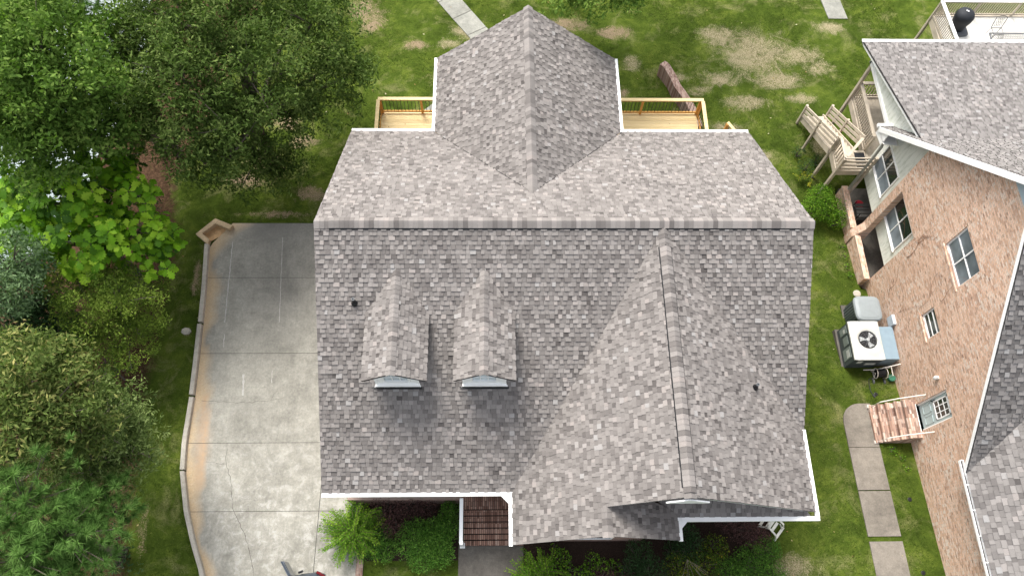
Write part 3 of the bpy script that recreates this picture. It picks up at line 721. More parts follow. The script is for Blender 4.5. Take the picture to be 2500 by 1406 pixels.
# dormers
def dormer(xc, xl, xr_, y1, ye):
    zrd, zed = 7.28, 6.58
    ya = yf+(zrd-zf)/.586; yv_ = yf+(zed-zf)/.586
    rd = MB()
    d = MB(); w0, w1 = xc-.66, xc+.66; yw = 6.83; z0 = zf+(yw-yf)*.586
    # cheeks and front
    d.prism([(w0,yw,z0-.05),(w0,8.8,6.58),(w0,yw,6.58)], (.06,0,0)); d.prism([(w1,yw,z0-.05),(w1,yw,6.58),(w1,8.8,6.58)], (-.06,0,0))
    for bx in ((w0,z0-.04,xc-.36,6.9),(xc+.36,z0-.04,w1,6.9),(xc-.36,z0-.04,xc+.36,z0+.34),(xc-.36,6.98,xc+.36,7.05)):
        zt = bx[3]
        if bx[0] == w0: d.prism([(w0,yw,bx[1]),(xc-.36,yw,bx[1]),(xc-.36,yw,6.88),(w0,yw,6.62)], (0,.05,0))
        elif bx[2] == w1: d.prism([(xc+.36,yw,bx[1]),(w1,yw,bx[1]),(w1,yw,6.62),(xc+.36,yw,6.88)], (0,.05,0))
        else: d.box(bx[0],yw,bx[1],bx[2],yw+.05,zt if zt < 7.0 else 6.9)
    d.box(w0-.02,yw-.03,z0-.05,w0+.09,yw,6.6); d.box(w1-.09,yw-.03,z0-.05,w1+.02,yw,6.6)
    dm_ = d.build('dormer', M_WHITE, H1)
    m = MB(); zz0 = z0+.34
    m.box(xc-.42,yw-.06,zz0-.05,xc+.42,yw+.0,zz0); m.box(w0-.03,yw-.10,z0-.03,w1+.03,yw-.001,z0+.03); m.box(xc-.42,yw-.04,zz0-.03,xc-.36,yw+.03,6.8); m.box(xc+.36,yw-.04,zz0-.03,xc+.42,yw+.03,6.8)
    for k in (1,2): x = xc-.36+.24*k; m.box(x-.012,yw-.01,zz0,x+.012,yw+.03,6.85)
    for z in (zz0+.3,): m.box(xc-.36,yw-.008,z-.012,xc+.36,yw+.028,z+.012)
    m.box(xc-.42,yw-.05,6.55,xc+.42,yw+.02,6.6)
    m.build('dormer_window', M_WHITE, dm_)
    g = MB(); g.box(xc-.36,yw+.012,zz0,xc+.36,yw+.03,6.85); g.build('pane', mat_glass('pale dormer glass', (176,186,190), .3), dm_)
    for xe_ in (xl+.06, xr_-.06):
        f = MB(); f.bar((xe_,6.64,zed-.09),(xc,6.64,zrd-.14),.03,.1); f.build('fascia', M_WHITE, dm_)
    f = MB(); f.box(w0-.06,yw-.1,z0-.055,w1+.06,yw-.028,z0-.02); f.build('sill', M_WHITE, dm_)
    for q in ([(xl+.04,6.66,zed-.08),(w0,6.66,zed-.08),(w0,yw,zed-.08),(xl+.04,yw,zed-.08)], [(w1,6.66,zed-.08),(xr_-.04,6.66,zed-.08),(xr_-.04,yw,zed-.08),(w1,yw,zed-.08)]):
        f = MB(); f.prism(q, (0,0,.02)); f.build('soffit', M_WHITE, dm_)
    fl = MB(); fl.box(w0-.1,yw-.16,z0-.1,w1+.1,yw-.1,z0-.04); fl.build('flashing', M_BLACK, dm_)
    for xe_, U in ((xl,(0,-1,0)), (xr_,(0,1,0))):
        roofplane(dm_, [[(xe_,6.57,zed),(xe_,yv_+.02,zed),(xc,ya+.02,zrd),(xc,6.57,zrd)]], (xe_,yv_ if xe_ == xl else 6.57,zed), U, (xc-xe_,0,zrd-zed), M_SH, th=.07)
    ridge_caps(dm_, (xc,ya-.08,zrd), (xc,6.55,zrd), (xl-xc,0,-.7), (xr_-xc,0,-.7), 0, 0, M_SH, half=.17)
dormer(-3.05, -4.0, -2.06, 6.57, 0); dormer(-.345, -1.26, .6, 6.57, 0)
# porch floor, front steps
b = MB(); b.box(-1.2,3.62,0,1.15,4.6,1.02,0); b.build('porch_floor', [M_DBT], H1)
t = thing('brick_steps', (-.3,3,0), 'dark weathered brick front steps under the white porch gutter', 'steps')
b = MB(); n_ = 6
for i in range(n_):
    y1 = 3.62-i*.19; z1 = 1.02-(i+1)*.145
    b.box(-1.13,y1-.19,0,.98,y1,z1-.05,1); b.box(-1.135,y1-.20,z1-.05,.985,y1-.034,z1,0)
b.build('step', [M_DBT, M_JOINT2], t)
t = thing('porch_railing', (-1.15,3,0), 'white stair railing with a newel post beside the dark brick steps', 'railing')
b = MB(); b.bar((-1.16,3.85,1.98),(-1.19,2.48,1.15),.12,.06); b.build('rail_cap', M_WHITE, t)
b = MB(); b.box(-1.24,2.42,.05,-1.12,2.54,1.2); b.box(-1.27,2.39,.05,-1.09,2.57,.16); b.build('newel_post', M_WHITE, t)
b = MB(); b.bar((-1.16,3.8,1.2),(-1.18,2.52,.45),.05,.06); b.build('bottom_rail', M_WHITE, t)
for k in range(8):
    y = 3.65-k*.14; zz = 1.15-(3.8-y)*.6; b = MB(); b.box(-1.185,y-.015,zz,-1.155,y+.015,zz+.72); b.build('baluster', M_WHITE, t)

# ------------------------------------------------------------------ rear deck, new pine
DK = thing('wooden_deck', (2,18.8,0), 'new yellow pine deck with black balusters behind the middle house', 'deck')
def copybal(src, parent, loc):
    c = src.copy(); c.parent = parent; c.location = loc; COL.objects.link(c); WL[c.name] = WL[parent.name]; return c
for q0, q1 in ((-4.92,-1.97),(4.47,8.84)):
    b = MB(); y = 17.35
    while y < 20.35: b.box(q0,y,.96,q1,y+.136,1.0,0,random.random()); y += .142
    b.build('deck_floor', M_PINE, DK)
b = MB(); b.box(-4.96,17.3,.7,-4.92,20.4,.99); b.box(8.84,17.3,.7,8.88,20.4,.99); b.box(-4.96,20.36,.7,8.88,20.4,.99); b.build('deck_frame', M_PINE, DK)
def rail_run(parent, p, q, z0, capmat, capw, balmat, spacing, br, postmat, posts, bott=.12, capz=None, skip=0):
    p, q = Vector(p), Vector(q); L = (q-p).length; d = (q-p).normalized()
    zc = capz or z0+1.0
    b = MB(); b.bar((*p,zc-.02),(*q,zc-.02),capw,.04); b.build('rail_cap', capmat, parent)
    b = MB(); b.bar((*p,z0+bott),(*q,z0+bott),.05,.09); b.build('bottom_rail', postmat, parent)
    b = MB(); b.bar((*p,zc-.085),(*q,zc-.085),.04,.09); b.build('top_rail', postmat, parent)
    for s in posts:
        c = p+d*s; b = MB(); b.box(c.x-.045,c.y-.045,z0-.25,c.x+.045,c.y+.045,zc-.04); b.build('post', postmat, parent)
    n_ = int(L/spacing); src = None
    for i in range(1, n_):
        c = p+d*(L*i/n_)
        if any(abs(L*i/n_-s) < .07 for s in posts): continue
        if src is None:
            b = MB(); b.box(-br+c.x,-br+c.y,z0+bott,br+c.x,br+c.y,zc-.09); src = b.build('baluster', balmat, parent); c00 = c
        else: copybal(src, parent, Vector((c.x-c00.x, c.y-c00.y, 0)))
rail_run(DK, (-5.0,20.42), (-1.9,20.42), 1.0, M_PINE, .15, M_BLACK, .15, .010, M_ORPINE, (.08,1.82))
rail_run(DK, (4.4,20.42), (8.96,20.42), 1.0, M_PINE, .15, M_BLACK, .15, .010, M_ORPINE, (1.97,4.45))
rail_run(DK, (-4.98,20.35), (-4.98,17.4), 1.0, M_PINE, .15, M_BLACK, .17, .010, M_ORPINE, (.0,1.5))
rail_run(DK, (8.92,20.35), (8.92,17.4), 1.0, M_PINE, .15, M_BLACK, .17, .010, M_ORPINE, (.05,1.5))
for x, yy in ((-4.9,20.3),(8.8,20.3),(6.4,20.3),(4.6,20.3),(-2.1,20.3)):
    b = MB(); b.box(x-.07,yy-.07,-1.6,x+.07,yy+.07,.9); b.build('support_post', M_PINE, DK)
b = MB(); b.bar((9.0,18.9,1.05),(9.25,18.75,.5),.05,.09); b.build('brace', M_PINE, DK)
t = thing('stair_railing', (9.95,19,0), 'short yellow pine handrail corner showing past the right end of the rear deck', 'railing')
b = MB(); b.bar((9.88,19.33,1.9),(10.75,18.3,1.55),.13,.045); b.build('rail_cap', M_PINE, t)
b = MB(); b.box(9.83,19.2,-1.2,9.95,19.32,1.87); b.build('post', M_ORPINE, t)
for k in range(6):
    c = Vector((9.98,19.2,0)).lerp(Vector((10.7,18.36,0)), k/5); b = MB(); b.box(c.x-.012,c.y-.012,.8,c.x+.012,c.y+.012,1.86-.3*k/5); b.build('baluster', M_BLACK, t)
b = MB(); b.bar((9.92,19.28,.85),(10.72,18.33,.55),.05,.09); b.build('bottom_rail', M_PINE, t)
b = MB()
for k in range(8): z = .82-.19*k; x = 8.95+.26*k; b.box(x,17.9,z-.04,x+.28,19.2,z)
b.build('stair_tread', M_PINE, t)

# ------------------------------------------------------------------ neighbour's brick house
H2 = thing('brick_house', (19,10,0), 'salmon brick house along the right edge with a grey shingle roof and white siding bays', 'house')
X = 15.76
YP, ZP = 11.22, 10.26
def wall_x(mb, x, outline, holes, depth, mat=0, revmat=0):
    ysr = sorted(set([min(p[0] for p in outline), max(p[0] for p in outline)]+[h[i] for h in holes for i in (0, 2)]))
    zsr = sorted(set([min(p[1] for p in outline), max(p[1] for p in outline)]+[h[i] for h in holes for i in (1, 3)]))
    O = ccw(outline)
    for a, b in zip(ysr[:-1], ysr[1:]):
        for c, d in zip(zsr[:-1], zsr[1:]):
            my, mz = (a+b)/2, (c+d)/2
            if any(h[0] < my < h[2] and h[1] < mz < h[3] for h in holes): continue
            cl = clip_poly([(a,c),(b,c),(b,d),(a,d)], O)
            if len(cl) >= 3: mb.quad([(x, p[0], p[1]) for p in cl][::-1], mat)
    for h in holes:
        y0, z0, y1, z1 = h[:4]; dp = h[4] if len(h) > 4 else depth
        mb.quad([(x,y0,z0),(x,y1,z0),(x+dp,y1,z0),(x+dp,y0,z0)], revmat+1); mb.quad([(x,y0,z1),(x+dp,y0,z1),(x+dp,y1,z1),(x,y1,z1)], revmat+1)
        mb.quad([(x,y0,z0),(x+dp,y0,z0),(x+dp,y0,z1),(x,y0,z1)], revmat+2); mb.quad([(x,y1,z0),(x,y1,z1),(x+dp,y1,z1),(x+dp,y1,z0)], revmat+2)
fz = lambda y: 3.10+(y-4.29)*.97 if y < YP else 3.10+(17.95-y)*1.0
out = [(4.4,-2.5),(15.5,-2.5),(15.5,fz(15.5)),(YP+.02,9.9),(4.4,fz(4.4))]
WIN1 = (10.27,5.0,11.94,6.33); WIN2 = (9.26,2.60,10.22,3.45); DOOR = (6.30,.90,7.30,2.97)
BAY = (13.05,-2.4,15.46,3.3,.34)
wbm = MB(); wall_x(wbm, X, [(4.4,-2.5),(15.5,-2.5),(15.5,fz(15.5)),(YP+1.05,8.98),(YP-1.15,8.98),(4.4,fz(4.4))], [WIN1,WIN2,DOOR,BAY], .11)
wall_x(wbm, X, [(-8,-2.5),(4.4,-2.5),(4.4,3.3),(-8,3.3)], [], .1)
wbm.quad([(X,15.5,-2.5),(X+.34,15.5,-2.5),(X+.34,15.5,fz(15.5)),(X,15.5,fz(15.5))], 2)
wbm.box(17.2,12.9,-2.5,17.4,18.0,.4,0)
wbm.quad([(X,-8,-2.5),(30,-8,-2.5),(30,-8,3.3),(X,-8,3.3)], 2)
wbm.build('brick_wall', [M_BRX, M_BRT, M_BRY], H2)
# siding: bays and gable tip
sm = MB()
def onbox(y0, z0, y1, z1): return ccw([(y0,z0),(y1,z0),(y1,z1),(y0,z1)])
def lap(mb, x, pieces, expo=.105, m=0):
    slope(mb, (x,0,0), (0,-1,0), (0,0,1), [ccw([(-p[0], p[1]) for p in pc]) for pc in pieces], expo=expo, tabs=(3.66,), hi=.016, lo=.012, tones=lambda: .5, pair=False, m=m)
W3 = (13.52,1.28,15.20,2.86); W4 = (16.02,1.30,17.62,2.84)
xs_ = X+.34
sp = []
for (y0,z0,y1,z1) in ((13.05,.35,W3[0],3.4),(W3[2],.35,15.46,3.4),(W3[0],.35,W3[2],W3[1]),(W3[0],W3[3],W3[2],3.4)):
    if y1 > y0+.01: sp.append(onbox(y0,z0,y1,z1))
for (y0,z0,y1,z1) in ((15.5,.35,W4[0],2.84),(W4[2],.35,18.0,2.84),(W4[0],.35,W4[2],W4[1])): sp.append(onbox(y0,z0,y1,z1))
sp.append([(15.5,2.84),(18.0,2.84),(18.0,fz(18.0)+.1),(15.5,fz(15.5)+.1)])
lap(sm, xs_, sp)
sm.build('siding', M_SIDE, H2)
sm = MB(); lap(sm, X-.01, [[(YP-1.15,9.0),(YP+1.05,9.0),(YP,10.0)]]); sm.build('gable_siding', M_SIDEB, H2)
def window_x(x, r, cols, rows, glass, name='window', fw_=.05, mid=None, parent=None, muntin=.022):
    y0, z0, y1, z1 = r[:4]; m = MB()
    for q in ((y0,z0,y0+fw_,z1),(y1-fw_,z0,y1,z1),(y0+fw_,z0,y1-fw_,z0+fw_),(y0+fw_,z1-fw_,y1-fw_,z1)): m.box(x-.03,q[0],q[1],x+.04,q[2],q[3])
    for i in range(1, cols): yy = y0+(y1-y0)*i/cols; m.box(x-.028,yy-muntin,z0+fw_,x+.03,yy+muntin,z1-fw_)
    for j in range(1, rows): zz = z0+(z1-z0)*j/rows; m.box(x-.02,y0+fw_,zz-.02,x+.028,y1-fw_,zz+.02)
    m.box(x-.07,y0-.03,z0-.04,x+.02,y1+.03,z0-.001)
    o = m.build(name, M_WHITE, parent or H2)
    g1, g2 = glass
    zm = z0+(z1-z0)*.5
    g = MB(); g.box(x-.004,y0+fw_,z0+fw_,x+.01,y1-fw_,zm); g.build('pane', g1, o)
    g = MB(); g.box(x+.006,y0+fw_,zm,x+.02,y1-fw_,z1-fw_); g.build('pane', g2, o)
    return o
window_x(xs_-.02, W3, 2, 2, (M_SCREEN, M_GLASS)); window_x(xs_-.02, W4, 2, 2, (M_SCREEN, M_GLASS))
window_x(X+.09, WIN1, 2, 2, (M_CURT, M_CURT)); window_x(X+.09, WIN2, 1, 3, (M_GLASS, M_GLASS))
# brick rowlock sills and heads
for r in (WIN1, WIN2):
    b = MB(); b.box(X-.03,r[0]-.1,r[1]-.13,X+.06,r[2]+.1,r[1]-.045); b.build('sill', M_BRX, H2)
b = MB(); y0, z0, y1, z1 = DOOR
b.box(X+.06,y0,z0,X+.09,y0+.06,z1); b.box(X+.06,y1-.06,z0,X+.09,y1,z1); b.box(X+.06,y0+.06,z1-.06,X+.09,y1-.06,z1)
b.box(X-.02,y0-.02,z0-.05,X+.12,y1+.02,z0+.0)
b.build('door_frame', M_WHITE, H2)
b = MB(); b.box(X+.10,y0+.06,z0,X+.14,y1-.06,z1-.06)
for (a0,a1) in ((y0+.14,y0+.46),(y0+.54,y0+.86)):
    for q in ((a0,z0+.22,a1,z0+.245),(a0,z0+.72,a1,z0+.745),(a0,z0+.22,a0+.025,z0+.745),(a1-.025,z0+.22,a1,z0+.745)): b.box(X+.085,q[0],q[1],X+.10,q[2],q[3])
do = b.build('door', M_DOOR, H2)
b = MB(); a0, a1, c0_, c1_ = y0+.16, y1-.16, z0+.98, z1-.18
for q in ((a0,c0_,a0+.045,c1_),(a1-.045,c0_,a1,c1_),(a0,c0_,a1,c0_+.045),(a0,c1_-.045,a1,c1_)): b.box(X+.075,q[0],q[1],X+.102,q[2],q[3])
for i in (1,2): yy = a0+(a1-a0)*i/3; b.box(X+.08,yy-.014,c0_,X+.1,yy+.014,c1_)
for i in (1,2): zz = c0_+(c1_-c0_)*i/3; b.box(X+.081,a0,zz-.014,X+.099,a1,zz+.014)
wo = b.build('door_window', M_WHITE, do); b = MB(); b.box(X+.094,a0+.02,c0_+.02,X+.0985,a1-.02,c1_-.02); b.build('pane', M_GLASS, wo)
b = MB(); b.tube([(X+.1,y1-.13,z0+.95),(X+.03,y1-.13,z0+.95)], .025); b.tube([(X+.1,y1-.13,z0+1.1),(X+.05,y1-.13,z0+1.1)], .02); b.build('handle', M_BLACK, do)
b = MB(); b.lathe((X-.09,7.79,2.6), [(.03,0),(.07,.04),(.075,.14),(.05,.2),(.02,.23)], 12); b.box(X-.05,7.74,2.62,X,7.84,2.76); b.build('wall_lamp', plain('white lamp', (228,228,224), .3), H2)
b = MB(); b.box(X-.12,10.55,.45,X,10.95,.85); b.build('electric_meter', plain('pale grey meter box', (190,200,206), .4), H2)
# roofs
XE = 15.41; E = 26.0
vf = (YP-4.29, ZP-3.54)
roofplane(H2, [[(XE,4.29,3.54),(XE+6.73,YP-.2,ZP-.19),(E,YP,ZP),(XE,YP,ZP)]] if False else [[(XE,4.29,3.54),(XE+6.93,YP,ZP),(XE,YP,ZP)]], (XE,4.29,3.54), (1,0,0), (0,vf[0],vf[1]), M_SH2, expo=.16, tabs=(.14,.17,.20,.24))
roofplane(H2, [[(XE,YP,ZP),(E,YP,ZP),(E,17.95,3.53),(XE,17.95,3.53)]], (E,17.95,3.53), (-1,0,0), (0,-(17.95-YP),ZP-3.53), M_SH2)
# lower pitched rear porch roof
ys0, zs0, ye0, ze0 = 16.15, 5.42, 22.31, 3.48
roofplane(H2, [[(15.62,ye0,ze0),(E,ye0,ze0),(E,ys0-.35,zs0+.11),(15.62,ys0-.35,zs0+.11)]], (E,ye0,ze0), (-1,0,0), (0,-(ye0-ys0),zs0-ze0), M_SH2)
# front wing, west slope
sw = .97
roofplane(H2, [[(XE,-8,3.54),(XE,4.29,3.54),(XE+6.5,4.29+6.5,3.54+6.5*sw),(XE+6.5,-8,3.54+6.5*sw)]], (XE,9,3.54), (0,-1,0), (1,0,sw), M_SH2, expo=.16, tabs=(.14,.17,.20,.24))
b = MB()
for p, q, wd, hh_ in (((XE,4.29,3.54),(XE,YP,ZP),.03,.12), ((XE-.02,17.95,3.53),(XE-.02,YP,ZP),.04,.2), ((15.66,ye0,ze0),(15.66,ys0,zs0),.03,.08)):
    b.bar(Vector(p)+Vector((0,0,-.15)), Vector(q)+Vector((0,0,-.15)), wd, hh_)
b.prism([(XE-.0,18.0,3.42),(XE,17.2,3.42),(X+.3,17.2,3.30),(X+.3,18.0,3.30)][::-1], (0,0,-.03))
b.prism([(XE,17.97,3.1),(XE,17.97,3.45),(XE,17.3,4.05),(XE,17.3,3.2)], (.03,0,0))
b.prism([(XE,4.25,3.44),(X,4.25,3.44),(X,5.2,4.2),(XE,5.2,4.2)], (0,0,-.02))
b.build('fascia', M_WHITE, H2)
sm = MB(); lap(sm, 15.92, [[(18.0,3.3),(21.5,3.3),(21.3,3.62),(16.3,5.2),(16.3,4.6)]]); sm.build('porch_gable_siding', M_SIDE, H2)
b = MB(); b.box(15.85,18.0,3.14,16.0,21.5,3.3); b.box(15.85,21.4,3.14,E,21.52,3.3); b.build('porch_beam', M_WHITE, H2)
g = MB()
def gut2(p, q, out_, w=.13, h=.11):
    """open half-round trough made of thin walls with hangers"""
    p, q, o = Vector(p), Vector(q), Vector(out_); Z = Vector((0,0,1))
    g.bar(p+o*w+Z*-h/2, q+o*w+Z*-h/2, .018, h); g.bar(p+o*.01+Z*-h/2, q+o*.01+Z*-h/2, .015, h); g.bar(p+o*w/2-Z*h, q+o*w/2-Z*h, w, .012, m=1)
    L = (q-p).length; n_ = int(L/.75)
    for i in range(n_+1): c = p.lerp(q, i/max(1,n_)); g.bar(c+o*.0, c+o*w, .02, .012)
gut2((XE+.02,4.72,3.54), (XE+.02,-8,3.54), (-1,0,0)); g.build('gutter', [M_WHITE, M_UNDER], H2); g = MB(); gut2((15.6,ye0,ze0), (E,ye0,ze0), (0,1,0))
g.bar((15.56,ye0+.07,ze0+.01),(E,ye0+.07,ze0+.01),.14,.02); g.build('gutter', [M_WHITE, M_UNDER], H2); g = MB(); g.bar((XE-.1,18.03,3.5),(X+.2,18.03,3.5),.13,.12)
g.build('gutter', [M_WHITE, M_UNDER], H2)
b = MB(); b.tube([(15.55,17.95,3.35),(15.55,17.9,3.2),(15.70,17.6,3.0),(15.72,17.52,2.8),(15.74,17.48,-1.0),(15.6,17.45,-1.2)], .06, 8); b.build('downspout', plain('grey downspout', (150,150,142), .5), H2)
b = MB(); b.prism([(E,-8,0),(E,17.9,0),(E,17.9,3.2),(E,YP,ZP-.3),(E,4,3.2),(E,-8,3.2)], (.1,0,0)); b.box(16.1,17.95,.3,E,18.1,3.4); b.build('back_wall', M_SIDE, H2)
# patio wall below the bay
t = thing('patio_wall', (15.6,15,-.9), 'low salmon brick wall edging the sunken patio under the white siding bays', 'wall')
b = MB(); b.box(15.47,13.02,-2.2,15.7,15.06,-.32,0); b.box(15.47,15.52,-2.2,15.7,17.6,-.5,0); b.build('brickwork', M_BRX, t)
b = MB(); b.box(15.46,13.0,-.318,15.70,15.06,-.25); b.box(15.45,15.52,-.498,15.72,17.62,-.43); b.build('wall_cap', M_CAPB, t)
b = MB(); b.box(15.4,15.1,-2,X+.01,15.49,.2); 
pt = MB(); pt.box(15.72,13.06,-1.6,17.2,18.0,-1.28); tag(pt.build('patio', M_PAD), kind='structure')
b = MB(); b.box(X-.003,15.10,-2.2,X+.30,15.45,3.3); b.prism([(15.42,15.1,-2.2),(X-.003,15.1,-2.2),(X-.003,15.1,.2),(15.42,15.1,-.5)], (0,.35,0)); b.build('brick_pier', M_BRX, H2)
# things on the patio
t = thing('bucket', (16.3,16.95,-1.28), 'white plastic bucket with a red lid on the patio under the siding bay', 'bucket')
b = MB(); b.lathe((16.3,16.95,-1.28), [(.17,0),(.19,.38)], 16); b.build('pail', M_WHITE, t)
b = MB(); b.lathe((16.3,16.95,-.90), [(.20,0),(.20,.03),(.18,.04)], 16); b.build('lid', plain('red plastic lid', (190,40,58), .4), t)
t = thing('tool_cart', (16.35,16.5,-1.28), 'dark metal utility cart standing on the patio beside the red lidded bucket', 'cart')
b = MB()
for i in range(4): b.box(16.0,16.2+i*.18,-.72,16.75,16.34+i*.18,-.70)
b.box(16.0,16.2,-1.0,16.75,16.9,-.97); b.build('shelf', plain('grey shelf slats', (88,86,82), .6), t)
b = MB()
for x in (16.02,16.73):
    for y in (16.22,16.88): b.tube([(x,y,-1.28),(x,y,-.5)], .018)
b.build('frame', M_BLACK, t)
# ------------------------------------------------------------------ neighbour deck and stairs
D2 = thing('wooden_deck', (16.8,20,0), 'taupe painted side deck with a railed corner landing behind the brick house', 'deck')
b = MB(); x = 16.06
while x < 19.5: b.box(x,18.12,.9,x+.135,21.38,.94,0,random.random()); x += .14
y = 17.6
while y < 18.1: b.box(14.66,y,.9,16.04,y+.12,.94); y += .125
b.box(14.66,18.1,.9,16.04,18.58,.94)
b.build('deck_floor', M_BEIGE, D2)
b = MB(); b.box(15.98,18.6,.62,16.04,21.45,.95); b.box(15.98,21.4,.62,19.5,21.46,.95); b.box(14.6,17.53,.62,14.66,18.62,.95); b.box(14.6,17.53,.62,16.04,17.58,.95); b.build('deck_frame', M_BEIGE, D2)
rail_run(D2, (16.04,18.6), (16.04,21.42), .94, M_BEIGE, .14, M_BEIGE, .14, .018, M_BEIGE, (0,), capz=1.93)
rail_run(D2, (16.04,21.42), (19.3,21.42), .94, M_BEIGE, .14, M_BEIGE, .14, .018, M_BEIGE, (0,), capz=1.93)
rail_run(D2, (14.64,17.57), (14.64,18.6), .94, M_BEIGE, .12, M_BEIGE, .16, .025, M_BEIGE, (0,1.0), capz=1.9)
b = MB()
for z in (1.88,1.62,1.36,1.1): b.bar((14.64,17.55,z),(15.95,17.55,z),.04,.12 if z < 1.8 else .05)
b.build('rail_board', M_BEIGE, D2)
b = MB()
b.bar((14.70,17.62,1.9),(15.55,18.55,1.9),.12,.04)
for k in range(9): c = Vector((14.72,17.64,0)).lerp(Vector((15.53,18.53,0)), k/8); b.box(c.x-.018,c.y-.018,.95,c.x+.018,c.y+.018,1.88)
b.build('inner_rail', M_BEIGE, D2)
for x, y, z1 in ((14.62,18.62,1.86),(14.62,17.55,1.86),(15.97,21.42,3.2),(15.95,17.55,1.9)):
    b = MB(); b.box(x-.06,y-.06,-1.6,x+.06,y+.06,z1); b.build('post', M_BEIGE, D2)
t = thing('doormat', (15.4,17.95,.94), 'black doormat on the taupe corner landing', 'mat')
tm = MB(); tm.box(15.55,17.64,.945,15.98,18.45,.965); tm.build('mat_surface', M_COVER, t)
# stairs down to the lawn, running north
ST = thing('wooden_stairs', (15.05,20.1,-1.2), 'taupe wooden stairs with board railings going down from the corner landing to the lawn', 'stairs')
N = 10; y0, y1, z0, z1 = 18.62, 21.75, .94, -1.1
b = MB()
for i in range(N):
    yy = y0+(y1-y0)*i/N; zz = z0+(z1-z0)*(i+1)/(N+1); b.box(14.6,yy,zz-.04,15.55,yy+.30,zz,0,random.random())
b.build('tread', M_BEIGE, ST)
b = MB()
for x in (14.52,15.60):
    b.bar((x,y0,z0-.12),(x,y1+.1,z1-.02),.05,.28)
b.build('stringer', M_BEIGE, ST)
for x in (14.46,15.66):
    b = MB()
    for h in (.92,.66,.40): b.bar((x,y0-.02,z0+h),(x,y1-.05,z1+h),.045,.13)
    b.build('rail_board', M_BEIGE, ST)
    for k, (yy, zz) in enumerate(((20.2,-.08),(21.72,-1.08))):
        b = MB(); b.box(x-.05,yy-.05,-1.7,x+.05,yy+.05,zz+1.02); b.build('post', M_BEIGE, ST)
# white upper deck with grill
D3 = thing('wooden_deck', (22.5,25,0), 'white painted deck at the top right corner holding a covered grill and iron furniture', 'deck')
b = MB(); x = 20.9
while x < 26.5: b.box(x,21.6,.9,x+.135,26.15,.94,0,random.random()); x += .14
b.build('deck_floor', M_WDECK, D3)
b = MB(); b.box(20.80,21.6,.6,20.88,26.24,.95); b.box(20.8,26.16,.6,26.5,26.24,.95); b.build('deck_frame', M_BEIGE, D3)
rail_run(D3, (20.79,26.2), (20.99,22.2), .94, M_WHITE, .15, M_BEIGE, .12, .018, M_BEIGE, (.03,2.2), capz=1.92)
rail_run(D3, (20.79,26.2), (26.0,26.2), .94, M_WHITE, .15, M_BEIGE, .12, .018, M_BEIGE, (1.9,3.8), capz=1.92)
for y in (26.2,24.0):
    b = MB(); b.box(20.78,y-.06,-2.2,20.9,y+.06,.9); b.build('support_post', M_BEIGE, D3)
t = thing('grill', (21.75,25.45,.94), 'kettle grill under a black fabric cover in the corner of the white deck', 'grill')
b = MB(); b.lathe((21.75,25.45,.98), [(.33,0),(.36,.35),(.42,.62),(.43,.8),(.36,.94),(.22,1.02),(.04,1.05)], 20); b.build('cover', M_COVER, t, smooth=True)
b = MB(); b.lathe((21.85,25.3,.942), [(.38,0),(.40,.05),(.36,.09)], 20, pw=4); b.build('base', M_GREYP, t)
b = MB(); b.bar((21.68,25.5,2.03),(21.78,25.42,2.04),.05,.02); b.build('label_strip', M_WHITE, b_parent := t)
def iron_chair(x, y, yaw, label):
    t = thing('patio_chair', (x,y,.94), label, 'chair'); Mx = Matrix.Translation((x,y,.94)) @ Matrix.Rotation(yaw, 4, 'Z')
    b = MB(Mx)
    b.tube([(-.24,-.22,.45),(.24,-.22,.45),(.24,.22,.45),(-.24,.22,.45),(-.24,-.22,.45)], .014, 6)
    for k in range(5): b.tube([(-.24,-.18+.09*k,.45),(.24,-.18+.09*k,.45)], .009, 5)
    b.build('seat', M_CHAR, t)
    b = MB(Mx)
    b.tube([(-.24,.24,.45),(-.26,.36,.95),(-.1,.4,1.02),(.1,.4,1.02),(.26,.36,.95),(.24,.24,.45)], .016, 6)
    for cx in (-.11,.0,.11):
        for cz in (.58,.73,.88):
            pts = [(cx+.05*math.cos(a), .25+(cz-.45)*.24, cz+.065*math.sin(a)) for a in np.linspace(0, 2*math.pi, 9)]; b.tube(pts, .009, 5, cap=False)
    b.build('backrest', M_CHAR, t)
    for sx in (-.22,.22):
        for sy in (-.22,.22): b = MB(Mx); b.tube([(sx,sy,.45),(sx*1.15,sy*1.25,0)], .014, 6); b.build('leg', M_CHAR, t)
    return t
iron_chair(23.35, 24.85, 0, 'black wrought iron chair behind the patio table on the white deck')
t = thing('patio_table', (23.9,24.1,.94), 'black wrought iron lattice table on the white deck, half hidden by the roof', 'table')
b = MB()
for x in np.arange(22.75, 25.1, .11): b.bar((x,23.65,1.66),(min(25.05,x+.4),24.45,1.66),.022,.015); b.bar((x,24.45,1.655),(min(25.05,x+.4),23.65,1.655),.022,.015)
b.build('tabletop', M_CHAR, t)
b = MB()
for p, q in (((22.7,23.6),(25.1,23.6)),((22.7,24.5),(25.1,24.5)),((22.7,23.6),(22.7,24.5)),((25.1,23.6),(25.1,24.5))): b.bar((*p,1.66),(*q,1.66),.07,.03)
b.build('table_rim', plain('grey iron rim', (96,97,98), .5), t)
for x in (22.85,24.95):
    for y in (23.75,24.35): b = MB(); b.tube([(x,y,.94),(x,y,1.65)], .025); b.build('leg', M_CHAR, t)
